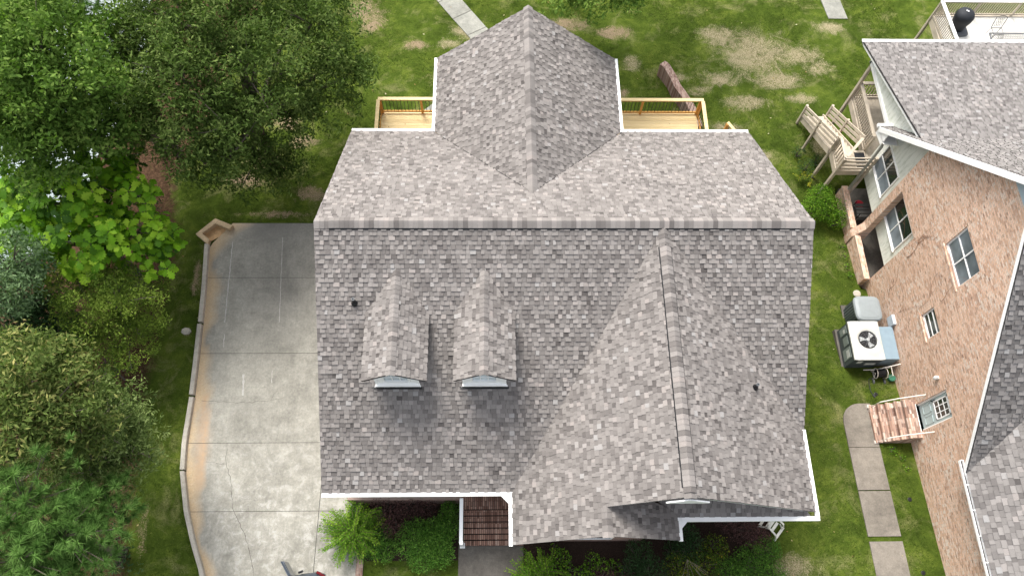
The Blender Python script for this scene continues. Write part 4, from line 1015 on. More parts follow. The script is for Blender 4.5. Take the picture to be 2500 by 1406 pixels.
# ------------------------------------------------------------------ side door steps
t = thing('brick_steps', (15.1,6.8,0), 'salmon brick steps with twin white handrails up to the grey side door', 'steps')
b = MB()
nS = 4; zt = .88
b.box(15.32,6.05,-.2,X-.002,7.48,zt,0); 
for i in range(nS):
    x1 = 15.32-i*.235; z = zt-(i+1)*.19; b.box(x1-.235,6.05,-.2,x1,7.48,z,0)
b.build('step', [M_BRT], t)
b = MB()
for i in range(nS+1):
    x1 = 15.32-i*.235; z = zt-i*.19; b.box(x1-.012,6.04,z-.055,x1+.075,7.49,z+.004)
b.build('nosing', [mat_brick('nosing brick', 'xy', NC, (.12,.09,.08,1), smear=.6, bw=.12, bh=.4)], t)
M_RAIL = plain('off white painted handrail', (226,220,210), .4, .05)
for y in (6.08,7.45):
    b = MB(); b.tube([(14.42,y,.02),(14.55,y,.72),(15.0,y,1.2),(X,y,1.72)], .022, 8); b.build('handrail', M_RAIL, t)
    b = MB(); b.box(14.34,y-.06,-.02,14.48,y+.06,.08); b.build('foot_plate', M_RAIL, t)
# ------------------------------------------------------------------ air conditioners
M_ACD = plain('dark slate metal', (70,78,82), .45, .08); M_ACT = plain('light slate metal top', (138,146,148), .4, .05)
t = thing('air_conditioner', (14.95,11.3,-.6), 'dark slate condenser with rounded corners and a plain grey lid by the brick wall', 'air conditioner')
gzb = -.62
b = MB(); b.lathe((14.98,11.38,gzb), [(.50,0),(.50,.95)], 32, pw=5); b.build('body', M_ACD, t)
b = MB()
for k in range(30):
    A = 2*math.pi*k/30; ca, sa = math.cos(A), math.sin(A); q = (abs(ca)**5+abs(sa)**5)**(-.2)*.505
    b.bar((14.98+q*ca,11.38+q*sa,gzb+.03),(14.98+q*ca,11.38+q*sa,gzb+.94),.025,.02,upv=(ca,sa,0))
b.build('louvre', plain('grey louvre ribs', (112,122,126), .4), t)
b = MB(); b.lathe((14.98,11.38,gzb+.95), [(.53,0),(.54,.08),(.50,.14),(.38,.17),(.1,.18)], 32, pw=5); b.build('lid', M_ACT, t, smooth=False)
b = MB(); b.box(14.42,10.8,gzb-.3,15.62,11.95,gzb); b.build('pad', M_PAD, t)
t = thing('heating_unit', (14.45,9.9,-.4), 'boxy heat pump with a white fan top and a blue grey duct to the wall', 'air conditioner')
zb2 = -.28; zt2 = .80
x0, x1, y0, y1 = 13.88, 15.02, 9.12, 10.66
b = MB(); b.box(x0,y0,zb2,x1,y1,zt2-.06); b.build('cabinet', M_ACD, t)
b = MB(); 
for (a0,a1,c0_,c1_) in ((9.3,9.75,-.1,.55),(9.85,10.2,.1,.5),(10.3,10.6,-.05,.55)): b.box(x0-.012,a0,c0_,x0,a1,c1_)
b.build('access_panel', plain('grey access panel', (128,138,134), .5), t)
b = MB(); b.box(x0-.016,9.35,.2,x0-.0125,9.65,.45); b.box(x0-.016,10.35,.25,x0-.0125,10.5,.4); b.box(14.1,y0-.006,.3,14.3,y0-.001,.55); b.box(14.5,y0-.006,.1,14.9,y0-.001,.3); b.build('sticker', plain('pale sticker', (196,200,196), .5), t)
M_ACW = plain('chalky white metal', (184,186,180), .5, .10, 4)
cx, cy, rr = 14.52, 9.92, .37
b = MB(); n_ = 48
ringo = [(cx+rr*math.cos(2*math.pi*k/n_), cy+rr*math.sin(2*math.pi*k/n_)) for k in range(n_)]
def rect_pt(A):
    ca, sa = math.cos(A), math.sin(A); hx, hy = .6, .80
    s_ = min(hx/abs(ca) if abs(ca) > 1e-6 else 9, hy/abs(sa) if abs(sa) > 1e-6 else 9); return (14.45+ca*s_, 9.89+sa*s_)
for k in range(n_):
    A0, A1 = 2*math.pi*k/n_, 2*math.pi*(k+1)/n_; p0, p1 = rect_pt(A0), rect_pt(A1); i0, i1 = ringo[k], ringo[(k+1)%n_]
    mp0 = (i0[0]+(i0[0]-cx)*.2, i0[1]+(i0[1]-cy)*.2); mp1 = (i1[0]+(i1[0]-cx)*.2, i1[1]+(i1[1]-cy)*.2)
    b.quad([(*p0,zt2),(*p1,zt2),(*mp1,zt2+.03),(*mp0,zt2+.03)]); b.quad([(*mp0,zt2+.03),(*mp1,zt2+.03),(*i1,zt2+.0),(*i0,zt2+.0)]); b.quad([(*i0,zt2),(*i1,zt2),(*i1,zt2-.2),(*i0,zt2-.2)])
    b.quad([(*p1,zt2),(*p0,zt2),(*p0,zt2-.07),(*p1,zt2-.07)])
b.build('fan_top', M_ACW, t)
b = MB(); b.lathe((cx,cy,zt2-.055), [(.36,0),(.36,.004)], 32); b.build('fan_well', M_BLACK, t)
b = MB()
for k in range(3):
    A = 2*math.pi*k/3+.9
    pts = [(cx+r_*math.cos(A+s_), cy+r_*math.sin(A+s_), zt2-.04+(.03 if s_ > 0 else 0)) for r_, s_ in ((.06,-.4),(.2,-.42),(.32,-.3),(.33,.38),(.2,.32),(.06,.4))]; b.quad(pts)
b.lathe((cx,cy,zt2-.03), [(.07,0),(.07,.05),(.05,.06)], 16)
b.build('fan', plain('galvanised fan blade', (176,180,180), .35), t)
b = MB()
for k in range(12):
    A = 2*math.pi*k/12; b.tube([(cx+.06*math.cos(A),cy+.06*math.sin(A),zt2+.03),(cx+.38*math.cos(A),cy+.38*math.sin(A),zt2+.015)], .006, 4)
for r_ in (.14,.22,.30): b.tube([(cx+r_*math.cos(a),cy+r_*math.sin(a),zt2+.025) for a in np.linspace(0,2*math.pi,33)], .004, 4, cap=False)
b.build('fan_guard', M_GREYP, t)
b = MB(); b.prism([(15.03,9.14,-.1),(15.03,10.5,-.1),(15.03,10.5,.62),(15.03,9.14,.62)], (.0,0,0)) if False else b.box(15.025,9.18,-.15,15.7,10.52,.62); b.build('duct', plain('blue grey duct metal', (128,148,160), .5, .08, 3), t)
b = MB(); b.box(13.8,8.55,-.6,15.7,10.75,zb2); b.build('pad', M_PAD, t)
b = MB(); b.tube([(14.6,9.0,-.2),(15.0,8.95,.0),(X-.02,9.0,.55)], .02, 6); b.build('pipe', M_RAIL, t)
# hose reel
t = thing('hose_reel', (15.2,8.72,-.25), 'garden hose reel cart with a coil of black hose beside the heat pump', 'hose reel')
b = MB(); 
for k in range(7): 
    x = 14.98+.05*k; b.tube([(x, 8.78+.15*math.cos(a), .06+.15*math.sin(a)) for a in np.linspace(0,2*math.pi,17)], .026, 6, cap=False)
b.build('hose_coil', M_BLACK, t)
b = MB()
for x in (14.93,15.33): b.tube([(x, 8.78+.2*math.cos(a), .06+.2*math.sin(a)) for a in np.linspace(0,2*math.pi,17)], .014, 6, cap=False); b.tube([(x,8.78,.06),(x,8.62,-.27)], .016); b.tube([(x,8.78,.06),(x,8.98,-.27)], .016)
b.tube([(14.93,8.98,-.2),(15.33,8.98,-.2)], .015); b.tube([(15.33,8.95,.0),(15.45,8.95,.35),(15.45,8.6,.35),(15.33,8.6,.0)], .02)
b.build('frame', plain('beige plastic frame', (196,190,178), .5), t)
b = MB(); b.tube([(14.86,8.52,-.2),(14.92,8.52,-.2)], .11, 14); b.tube([(15.3,8.52,-.2),(15.36,8.52,-.2)], .11, 14); b.build('wheel', M_GREYP, t)
b = MB(); b.tube([(15.0,8.7,-.08),(14.75,8.62,-.2),(14.68,8.4,-.12),(14.66,8.1,-.08),(14.72,7.95,-.07)], .014, 6); b.tube([(14.72,7.95,-.07),(14.78,7.85,-.05)], .03, 8); b.build('loose_hose', M_CHAR, t)
t = thing('watering_can', (15.58,8.62,-.3), 'small green plastic bucket between the hose reel and the brick wall', 'bucket')
b = MB(); b.lathe((15.58,8.62,-.3), [(.10,0),(.13,.3),(.14,.31)], 16); b.build('pail', plain('green plastic', (52,112,88), .5), t)
t['category'] = 'bucket'; t.name = 'green_bucket'
# flat lawn items
for x, y, lab in ((14.85,7.98,'round black drain cap in the grass between hose reel and brick steps'),(15.16,3.95,'round black drain cap in the grass below the brick steps'),(14.98,1.42,'round black drain cap in the grass near the bottom of the side walk')):
    b = MB(); z = gzf(x,y); b.lathe((x,y,z-.05), [(.075,0),(.075,.075),(.06,.08)], 16)
    tag(b.build('lawn_drain', M_BLACK), lab, 'drain', 'lawn drains')
b = MB(); z = gzf(15.3,12.55); b.lathe((15.3,12.55,z-.03), [(.17,0),(.16,.06),(.1,.08)], 12); tag(b.build('stone', M_CURB), 'flat pale stone in the grass above the dark slate condenser', 'stone')
b = MB(); b.lathe((-12.25,10.64,-.06), [(.16,0),(.14,.09),(.06,.12)], 7, sx=1.3); tag(b.build('stone', M_CURB), 'small grey rock in the grass beside the curb', 'stone')

# ------------------------------------------------------------------ garden chair
t = thing('garden_chair', (9.92,3.0,0), 'white metal garden chair with bowed arms beside the purple shrub at the gable corner', 'chair')
Mx = Matrix.Translation((9.93,3.02,0)) @ Matrix.Rotation(R(48), 4, 'Z')
M_CH = plain('chalky cream metal', (224,224,212), .5, .08, 6)
b = MB(Mx)
for p, q in (((-.3,-.34),(.3,-.34)),((-.3,.34),(.3,.34))): b.bar((*p,.05),(*q,.05),.09,.05)
b.build('base_frame', M_CH, t)
for sx in (-1,1):
    b = MB(Mx)
    b.bar((sx*.27,-.36,.06),(sx*.25,-.2,.5),.05,.03); b.bar((sx*.25,-.2,.5),(sx*.24,.1,.62),.06,.03); b.bar((sx*.24,.1,.62),(sx*.25,.34,.08),.05,.03)
    b.bar((sx*.20,-.36,.06),(sx*.20,-.12,.42),.035,.03); b.build('arm', M_CH, t)
b = MB(Mx)
for yy in (-.08,.06): b.box(-.2,yy,.36,.2,yy+.10,.385)
b.box(-.22,.2,.4,.22,.24,.43); b.build('seat', M_CH, t)
b = MB(Mx); b.prism([(-.2,.16,.42),(.2,.16,.42),(.22,.26,.86),(-.22,.26,.86)], (0,.03,0)); b.build('backrest', M_CH, t)

# ------------------------------------------------------------------ car at the bottom edge
M_CAR = Mat('dark blue grey car paint', .3, .5); M_CAR.col(srgb(74,82,92)); M_CAR.b.inputs['Metallic'].default_value = .4; M_CAR.b.inputs['Coat Weight'].default_value = .6; M_CAR = M_CAR.m
t = thing('parked_car', (-7.7,.4,0), 'dark grey blue car at the bottom edge of the driveway, side door open', 'car')
Mx = Matrix.Translation((-7.85,.38,0)) @ Matrix.Rotation(R(180+11), 4, 'Z')   # +x is the nose
secs = [(-2.28,.62,.55,.88),(-2.2,.78,.40,.98),(-1.9,.88,.32,1.02),(-.6,.92,.30,1.0),(.9,.92,.30,.98),(1.7,.88,.32,.86),(2.15,.76,.38,.72),(2.3,.55,.45,.62)]
def carbody(b, secs, nn=14):
    rings = []
    for x, hw, zl, zh in secs:
        ring = []
        for k in range(nn):
            A = 2*math.pi*k/nn; ca, sa = math.cos(A), math.sin(A); q = (abs(ca)**4+abs(sa)**4)**(-.25)
            ring.append((x, hw*q*ca, (zl+zh)/2+(zh-zl)/2*q*sa))
        rings.append(ring)
    V = [p for r_ in rings for p in r_]; F = []
    for i in range(len(rings)-1):
        for k in range(nn): F.append((i*nn+k, i*nn+(k+1)%nn, (i+1)*nn+(k+1)%nn, (i+1)*nn+k))
    F.append(tuple(range(nn-1,-1,-1))); F.append(tuple((len(rings)-1)*nn+k for k in range(nn)))
    b.mesh(V, F)
b = MB(Mx); carbody(b, secs); b.build('body', M_CAR, t, smooth=True)
b = MB(Mx); carbody(b, [(-1.75,.60,.9,1.0),(-1.45,.66,.9,1.32),(-.9,.68,.9,1.45),(.1,.68,.9,1.46),(.7,.66,.9,1.3),(1.25,.62,.85,.95)]); b.build('greenhouse', M_GLASS, t, smooth=True)
b = MB(Mx); carbody(b, [(-1.2,.56,1.40,1.44),(-.9,.62,1.42,1.475),(.1,.62,1.43,1.485),(.4,.56,1.40,1.44)]); b.build('roof', M_CAR, t, smooth=True)
b = MB(Mx)
for s_ in (-1,1): b.bar((-1.9,s_*.74,1.0),(-1.2,s_*.64,1.42),.07,.07); b.bar((-.2,s_*.73,.98),(-.2,s_*.66,1.44),.06,.05)
b.build('pillar', M_CAR, t)
for s_ in (-1,1):
    b = MB(Mx); b.prism([(-2.24,s_*.52,.70),(-2.12,s_*.82,.70),(-2.0,s_*.9,.72),(-2.0,s_*.9,.92),(-2.12,s_*.82,.94),(-2.24,s_*.52,.92)], (0,0,.0)); b.tube([(-2.22,s_*.66,.86),(-1.98,s_*.86,.90)], .045, 8); b.build('tail_lamp', plain('red lamp glass', (96,16,20), .2), t)
    for x in (-1.35,1.4):
        b = MB(Mx); b.tube([(x,s_*.72,.32),(x,s_*.92,.32)], .32, 20); wo = b.build('wheel', M_BLACK, t)
b = MB(Mx); b.prism([(-1.15,-.92,.35),(-1.15,-.92,1.0),(-.95,-1.42,1.0),(-.95,-1.42,.35)], (.10,.03,0)); b.bar((-1.1,-.92,1.0),(-.92,-1.4,1.2),.06,.05); do = b.build('door', M_CAR, t)
b = MB(Mx); b.tube([(-1.4,-.95,.98),(-1.55,-.97,1.0)], .04, 8); b.build('handle', M_BLACK, do)

# brick edging and garden wall
t = thing('brick_edging', (-4.8,.5,0), 'row of red bricks edging the lawn beside the driveway', 'edging')
b = MB(); b.box(-4.9,-4,-.05,-4.66,2.15,.06); b.build('brick_course', M_BROWN, t)
t = thing('garden_wall', (8.6,23,-1.2), 'low curving reddish brick garden wall on the lawn behind the rear deck', 'wall')
b = MB(); pts = [(8.12,24.75),(8.28,24.55),(8.6,23.9),(8.72,23.4),(8.95,22.9),(9.2,22.3),(9.4,21.6),(9.5,21.0)]
hts = [-.75,-.7,-.8,-.78,-.74,-.72,-.7,-.7]
for i in range(len(pts)-1):
    a, c = Vector(pts[i]), Vector(pts[i+1]); d = (c-a).normalized(); n_ = Vector((-d.y,d.x))*.17
    za, zc = hts[i], hts[i+1]
    b.mesh([(*(a-n_),-1.9),(*(a+n_),-1.9),(*(c+n_),-1.9),(*(c-n_),-1.9),(*(a-n_),za),(*(a+n_),za),(*(c+n_),zc),(*(c-n_),zc)], [(0,1,2,3),(4,7,6,5),(0,4,5,1),(1,5,6,2),(2,6,7,3),(3,7,4,0)])
b.build('brickwork', M_BROWN, t)

# ------------------------------------------------------------------ foliage
def rand_dirs(n, zb=0.0):
    v = RNG.normal(size=(n,3)); v[:,2] += zb; return v/np.linalg.norm(v, axis=1, keepdims=True)
def leaf_quads(C, size, asp=.42, upb=.8, var=.35, fold=.0):
    """rhombic leaves at C; returns V,F"""
    n = len(C); N_ = rand_dirs(n, upb); T = rand_dirs(n); T = T-(T*N_).sum(1, keepdims=True)*N_; T /= np.linalg.norm(T, axis=1, keepdims=True)
    B = np.cross(N_, T); s = size*(1+var*RNG.uniform(-1,1,(n,1)))
    P0 = C-T*s*.5; P2 = C+T*s*.5; P1 = C+B*s*asp*.5+T*s*.05; P3 = C-B*s*asp*.5+T*s*.05
    V = np.stack([P0,P1,P2,P3], 1).reshape(-1,3); F = np.arange(4*n).reshape(n,4); return V, F
def lobe_clusters(lobes, per_m2=4.2, inner=.25, flat=.8, under=.35):
    out = []
    for (x,y,z,r) in lobes:
        n = int(12.57*r*r*per_m2*.62)
        d = rand_dirs(n, .35); k = RNG.uniform(0,1,n); rad = np.where(k < inner, RNG.uniform(.3,.8,n), RNG.uniform(.82,1.12,n))
        keep = (d[:,2] > -.35) | (RNG.uniform(0,1,n) < under)
        # uneven outline: low frequency radius change
        ph = RNG.uniform(0,6.28,4)
        wob = 1+.16*np.sin(3*np.arctan2(d[:,1],d[:,0])+ph[0])+.12*np.sin(5*np.arctan2(d[:,1],d[:,0])+ph[1])+.12*np.sin(4*d[:,2]+ph[2])
        P = np.array([x,y,z])+d*(rad*wob*r)[:,None]*np.array([1,1,flat]); out.append(P[keep])
    return np.concatenate(out)
def make_tree(name, label, cat, lobes, base, mat, leaf=.15, asp=.42, nleaf=26, crad=.26, per=4.2, trunk_r=.16, group=None, upb=.8, trunk_mat=None, twigs=40, inner=.25, droop=0):
    t = thing(name, (base[0],base[1],gzf(*base)), label, cat, group)
    CC = lobe_clusters(lobes, per, inner)
    n = len(CC); cnt = RNG.integers(int(nleaf*.6), int(nleaf*1.4), n)
    idx = np.repeat(np.arange(n), cnt); off = rand_dirs(len(idx))*RNG.uniform(.2,1,(len(idx),1))**.6*crad*np.array([1.25,1.25,.75])
    P = CC[idx]+off
    if droop: P[:,2] -= droop*np.linalg.norm(off[:,:2], axis=1)
    V, F = leaf_quads(P, leaf, asp, upb)
    ct_ = RNG.normal(.45,.16,n)[idx]+RNG.normal(0,.16,len(idx)); 
    np_mesh('crown', V, F, np.clip(ct_,0,1), mat, t)
    b = MB(); base3 = Vector((base[0],base[1],gzf(*base)-.1)); cen = Vector(np.mean([l[:3] for l in lobes], axis=0)); ztop = min(l[2] for l in lobes)
    fork = base3.lerp(cen, .45); fork.z = base3.z+(cen.z-base3.z)*.5
    b.tube([base3, base3.lerp(fork,.5)+Vector((.1,-.08,0)), fork], [trunk_r*1.25, trunk_r*.95, trunk_r*.75], 9)
    for l in lobes:
        c = Vector(l[:3]); m_ = fork.lerp(c,.5)+Vector((random.uniform(-.2,.2),random.uniform(-.2,.2),.2))
        b.tube([fork, m_, c, c+Vector((random.uniform(-.3,.3)*l[3],random.uniform(-.3,.3)*l[3],.5*l[3]))], [trunk_r*.55, trunk_r*.36, trunk_r*.18, .012], 6)
    for k in RNG.choice(n, min(n, twigs), replace=False):
        c = Vector(CC[k]); l = min(lobes, key=lambda l: (Vector(l[:3])-c).length); s_ = Vector(l[:3]).lerp(c,.25)
        b.tube([s_, s_.lerp(c,.55)+Vector((random.uniform(-.12,.12),random.uniform(-.12,.12),.05)), c+(c-s_)*.08], [.03,.018,.006], 5)
    b.build('trunk', trunk_mat or M_BARK, t)
    return t
OAK = [(-12.76,19.58,7.00,1.8),(-13.11,18.39,6.00,1.6),(-10.67,18.86,8.00,1.8),(-10.52,16.82,7.50,1.8),(-8.39,18.59,8.50,1.8),(-7.90,15.95,9.00,1.9),(-6.34,18.89,8.00,1.8),(-5.88,17.79,7.00,1.5),(-5.57,18.66,5.50,1),(-6.87,16.78,6.00,1.4),(-8.40,15.18,7.00,1.5),(-10.76,15.71,6.00,1.5),(-12.66,16.41,5.50,1.1),(-10.68,15.51,4.50,0.8),(-8.70,15.19,5.00,1.1),(-7.82,15.34,4.50,0.9),(-9.61,15.36,5.00,0.8),(-9.6,21.5,8,1.6),(-6.9,21.3,7.6,1.5)]
HW = [(-15.67,17.89,9.00,1.8),(-13.73,15.86,10.00,1.7),(-14.68,14.95,9.00,1.7),(-13.22,15.12,9.00,1.5),(-14.06,14.29,8.00,1.5),(-13.40,15.00,7.00,1.2),(-16.2,15.3,7.00,1.2),(-13.61,18.30,8.00,0.9),(-15.4,15.6,6.00,.9),(-16.5,16.6,8,1.4),(-17.4,15.9,7.5,1.2),(-14.9,16.6,9.4,1.3),(-17.0,18.5,8,1.4),(-16.3,19.6,8.2,1.2),(-13.0,16.6,7,1.0)]
OAK = [(x*(30.9-z)/(28.4-z), y*(30.9-z)/(28.4-z), z-2.5, r*1.09) if x > -9.0 else (x,y,z,r) for x,y,z,r in OAK]
PINEB = [(-14.70,19.19,8.00,1.1),(-15.41,19.55,8.00,1),(-14.9,20.6,7.5,.9)]
MAG = [(-15.6,13.6,5.4,1.2),(-16.2,12.4,5.2,1.1),(-17.3,13.9,5.2,1.0),(-16.52,13.81,5.00,1.1),(-14.47,13.36,5.50,1.2),(-13.11,13.82,5.00,1.1),(-13.84,11.88,5.00,1.3),(-12.67,12.62,4.50,1.1),(-12.24,12.22,4.00,0.8),(-15.83,12.13,4.50,1),(-14.53,15.27,5.50,0.6),(-13.51,15.30,4.50,0.6),(-15.3,14.6,5,.8),(-13.9,14.6,4.8,.8),(-16.98,12.78,4.50,0.8)]
CED = [(-13.2,9.2,2.4,.9),(-12.4,10.0,2.6,.7),(-13.9,11.4,3.4,.9),(-14.6,8.9,2.6,.9),(-14.11,10.38,4.0,1.2),(-12.95,10.2,4.0,1.1),(-15.08,10.79,4.00,0.8),(-13.45,9.84,2.50,0.8),(-12.76,11.23,3.00,0.7),(-14.59,9.68,2.50,0.7)]
PALE = [(-15.57,10.63,6.00,1),(-15.24,10.28,5.50,0.7),(-16.14,10.05,5.00,0.8)]
SHR = [(-16.30,9.46,3.50,1.2),(-15.34,9.04,3.00,0.9),(-16.06,10.28,3.00,0.8),(-16.75,8.44,3.00,0.9)]
REDT = [(-12.75,6.19,8.00,1.5),(-12.77,4.93,8.00,1.4),(-12.12,6.12,7.00,0.9),(-11.80,5.16,7.00,1.1),(-12.11,5.38,8.00,1)]
WIL = [(-11.45,5.2,4.2,.85),(-11.6,6.2,3.6,.7),(-12.28,6.56,4.00,0.8),(-11.84,5.39,5.00,1),(-12.21,4.15,5.00,1),(-11.59,4.86,4.50,0.9),(-13.51,4.52,5.00,1),(-13.12,3.82,4.00,0.7)]
PIN = [(-11.1,3.1,5.6,.85),(-11.0,1.9,6.5,.8),(-12.16,2.90,8.00,1.3),(-11.31,2.13,7.50,1.2),(-11.92,1.50,8.00,1.4),(-11.60,2.83,6.00,0.8),(-11.60,1.36,7.00,1.1),(-12.6,.4,8,1.2)]
make_tree('oak_tree', 'large olive green oak filling the top left between the driveway head and the rear lawn', 'tree', OAK, (-10.2,19.2), L_OAK, leaf=.17, asp=.34, nleaf=44, crad=.36, per=5.6, trunk_r=.30, twigs=110, inner=.35)
make_tree('hardwood_tree', 'tall mid green broadleaf tree in the far top left corner', 'tree', HW, (-15.4,17.2), L_HW, leaf=.17, asp=.45, nleaf=46, crad=.36, per=6.0, trunk_r=.26, twigs=60, inner=.3)
make_tree('small_tree', 'low feathery olive green tree below the big leaved magnolia', 'tree', CED, (-14.0,10.6), L_CED, leaf=.11, asp=.3, nleaf=60, crad=.28, per=8, trunk_r=.1, twigs=60)
make_tree('small_tree', 'pale grey green tree crown at the left edge below the bright magnolia', 'tree', PALE, (-16.2,11.2), L_PALE, leaf=.14, asp=.4, nleaf=50, crad=.3, per=8, trunk_r=.1)
make_tree('evergreen_shrub', 'dark glossy shrub at the left edge under the tan tipped tree', 'shrub', SHR, (-16.0,9.3), L_DARK, leaf=.14, asp=.45, nleaf=50, crad=.32, per=7, trunk_r=.1)
make_tree('oak_tree', 'tan tipped green tree at the left edge above the pine', 'tree', REDT, (-14.5,6.9), L_RED, leaf=.17, asp=.32, nleaf=48, crad=.32, per=7, trunk_r=.2, twigs=60)
make_tree('willow_oak_tree', 'narrow leaved pale green tree leaning over the lawn above the pine', 'tree', WIL, (-14.3,5.6), L_WIL, leaf=.15, asp=.28, nleaf=52, crad=.3, per=7, trunk_r=.16, twigs=70, trunk_mat=M_TWIG)
make_tree('hardwood_tree', 'tree branch tips hanging in at the top edge above the rear gable', 'tree', [(2.56,22.06,6,.75),(3.84,22.17,6,.9),(5.13,22.29,6,.7),(1.3,23.5,6,1),(3.5,24.2,7,1.8),(5.6,24.6,7,1.6),(2.2,26.2,7,1.6),(4,31,9,2.2),(7,31.5,9,2.2),(9.5,32,8,1.8),(1.5,31,8.5,1.9),(6,29.5,8.5,1.8)], (3.6,30.5), L_HW, leaf=.17, asp=.3, nleaf=40, crad=.32, per=6, trunk_r=.22)
for (x,y,z,r), mt, lb in (((-12.9,1.9,.4,.55), L_DARK, 'dark low bush under the pine by the lawn'),((-14.3,8.8,.4,.6), L_BOX, 'small dark green bush on the bare ground under the low feathery tree'),((-13.7,2.6,.6,.7), L_DARK, 'dark bush between the pine and the narrow leaved tree'),((-14.0,7.4,.8,.8), L_DARK, 'dark bush on the forest floor right of the tan tipped tree'),((-14.2,12.0,.8,.9), L_DARK, 'dark bush underneath the bright big leaved magnolia'),((-14.6,15.9,.5,.8), L_DARK, 'dark bush above the magnolia at the shaded wood edge')):
    make_tree('understorey_bush', lb, 'bush', [(x,y,z,r),(x-.5,y+.3,z+.1,r*.8)], (x-.2,y), mt, leaf=.12, nleaf=20, crad=.22, per=5, trunk_r=.04, twigs=8)
# pines
def make_pine(label, lobes, base, needle=.24, per=11, trunk_r=.2):
    t = thing('pine_tree', (base[0],base[1],gzf(*base)), label, 'tree', None)
    CC = lobe_clusters(lobes, per, .2, .85, .25); n = len(CC); K = 70
    ax_ = rand_dirs(n, 1.1); A = np.repeat(ax_, K, 0); D = rand_dirs(n*K)*.95+A*.75; D /= np.linalg.norm(D, axis=1, keepdims=True)
    P = np.repeat(CC, K, 0); L_ = needle*RNG.uniform(.7,1.15,(n*K,1)); S = np.cross(D, rand_dirs(n*K)); S /= np.linalg.norm(S, axis=1, keepdims=True)
    V = np.stack([P-S*.009, P+S*.009, P+D*L_+np.array([0,0,-.02])], 1).reshape(-1,3); F = np.arange(3*n*K).reshape(-1,3)
    tn = np.clip(np.repeat(RNG.normal(.5,.2,n),K)+RNG.normal(0,.12,n*K),0,1); np_mesh('crown', V, F, tn, L_PIN, t)
    b = MB(); top = Vector(np.mean([l[:3] for l in lobes], axis=0)); b3 = Vector((base[0],base[1],gzf(*base)-.1))
    b.tube([b3, b3.lerp(top,.5), top+Vector((0,0,.6))], [trunk_r,trunk_r*.7,.04], 9)
    for l in lobes:
        c = Vector(l[:3]); b.tube([b3.lerp(top,.75), c], [.06,.02], 6)
    for k in range(0, n, 3):
        c = Vector(CC[k]); l = min(lobes, key=lambda l: (Vector(l[:3])-c).length); b.tube([Vector(l[:3]), c], [.02,.008], 4)
    b.build('trunk', M_BARK, t); return t
make_pine('long needled pine in the bottom left corner', PIN, (-13.2,2.4), needle=.27, per=15)
make_pine('bright green pine top between the big oak and the corner tree at the top left', PINEB, (-15.0,19.6), per=12)
make_pine('dark green pine behind the gap between the big oak and the corner tree', [(-14.24,18.82,5.0,1.3),(-13.6,18.2,4.6,1.0),(-14.2,17.4,4.8,1.1),(-14.0,20.3,5,1.0),(-13.3,17.2,4.2,.9)], (-14.2,19.4))
# the wood beyond the first row of trees, one far mass
WD = []
for i in range(34):
    x, y = -18.6-5.5*random.random(), -8+22*random.random(); WD.append((x-1.2*(i % 4), y, 4.5+3.2*random.random(), 1.3+.6*random.random()))
CC = lobe_clusters(WD, 2.6, .3); idx = np.repeat(np.arange(len(CC)), 22); V, F = leaf_quads(CC[idx]+rand_dirs(len(idx))*RNG.uniform(.1,.45,(len(idx),1)), .2, .42, .8)
tag(np_mesh('woodland', V, F, np.clip(RNG.normal(.42,.2,len(CC))[idx],0,1), L_HW), 'mixed green woodland beyond the first row of trees on the left', 'woodland', kind='stuff')
# big leaved magnolia
def make_mag():
    t = thing('magnolia_tree', (-14.6,13.2,gzf(-14.6,13.2)), 'bright yellow green tree with very large lobed leaves left of the driveway head', 'tree')
    CC = lobe_clusters(MAG, 4.0, .2, .8, .3)
    prof = [(0,.02),(.14,.14),(.22,.07),(.36,.32),(.44,.17),(.60,.46),(.68,.27),(.80,.38),(.88,.17),(1.0,.14)]
    Vs = []; Fs = []; Ts = []; b = MB()
    for c in CC:
        out = c-np.array(min(MAG, key=lambda l: np.linalg.norm(np.array(l[:3])-c))[:3]); axs = Vector(out/np.linalg.norm(out)+np.array([0,0,1.3])).normalized()
        a1 = axs.orthogonal().normalized(); a2 = axs.cross(a1); tb = random.gauss(.5,.17); nl = random.randint(6,9); ph = random.random()*6
        for k in range(nl):
            A = ph+2.4*k; d = (a1*math.cos(A)+a2*math.sin(A)); lift = random.uniform(-.3,.85)-(.35 if k < 3 else 0); d = (d+axs*lift).normalized()
            w = d.cross(axs).normalized(); nrm = w.cross(d).normalized(); Lf = random.uniform(.22,.42)
            roll_ = random.uniform(-.3,.3); w = (w+nrm*roll_*1.4).normalized()
            o = Vector(c)+d*.03; L_, R_ = [], []; ctr = []
            for s_, hw in prof:
                cc_ = o+d*Lf*s_-nrm*(Lf*.32*s_*s_); rip = .035*math.sin(s_*17+k)*Lf
                ctr.append(cc_); L_.append(cc_+w*hw*Lf*.95+nrm*(.16*hw*Lf+rip)); R_.append(cc_-w*hw*Lf*.95+nrm*(.16*hw*Lf-rip))
            tt = min(1,max(0,tb+random.gauss(0,.16)+(-.25 if k < 3 else .1)))
            n0 = len(Vs); m_ = len(prof)
            Vs += [tuple(p) for p in ctr+L_+R_]
            for i in range(m_-1):
                Fs.append((n0+m_+i,n0+m_+i+1,n0+i+1,n0+i)); Fs.append((n0+i+1,n0+2*m_+i+1,n0+2*m_+i,n0+i)); Ts += [tt,tt*.93]
        if random.random() < .5:
            l = min(MAG, key=lambda l: np.linalg.norm(np.array(l[:3])-c)); b.tube([Vector(l[:3]), Vector(c)], [.03,.012], 5)
    o = np_mesh('crown', np.array(Vs), np.array(Fs), np.array(Ts), L_MAG, t, smooth=True)
    b.tube([(-14.6,13.2,-.8),(-14.5,13.0,2),(-14.3,12.9,4.2)], [.16,.12,.08], 9)
    for l in MAG: b.tube([(-14.4,12.95,3.0), Vector(l[:3])], [.07,.03], 6)
    b.build('trunk', M_BARK, t)
make_mag()
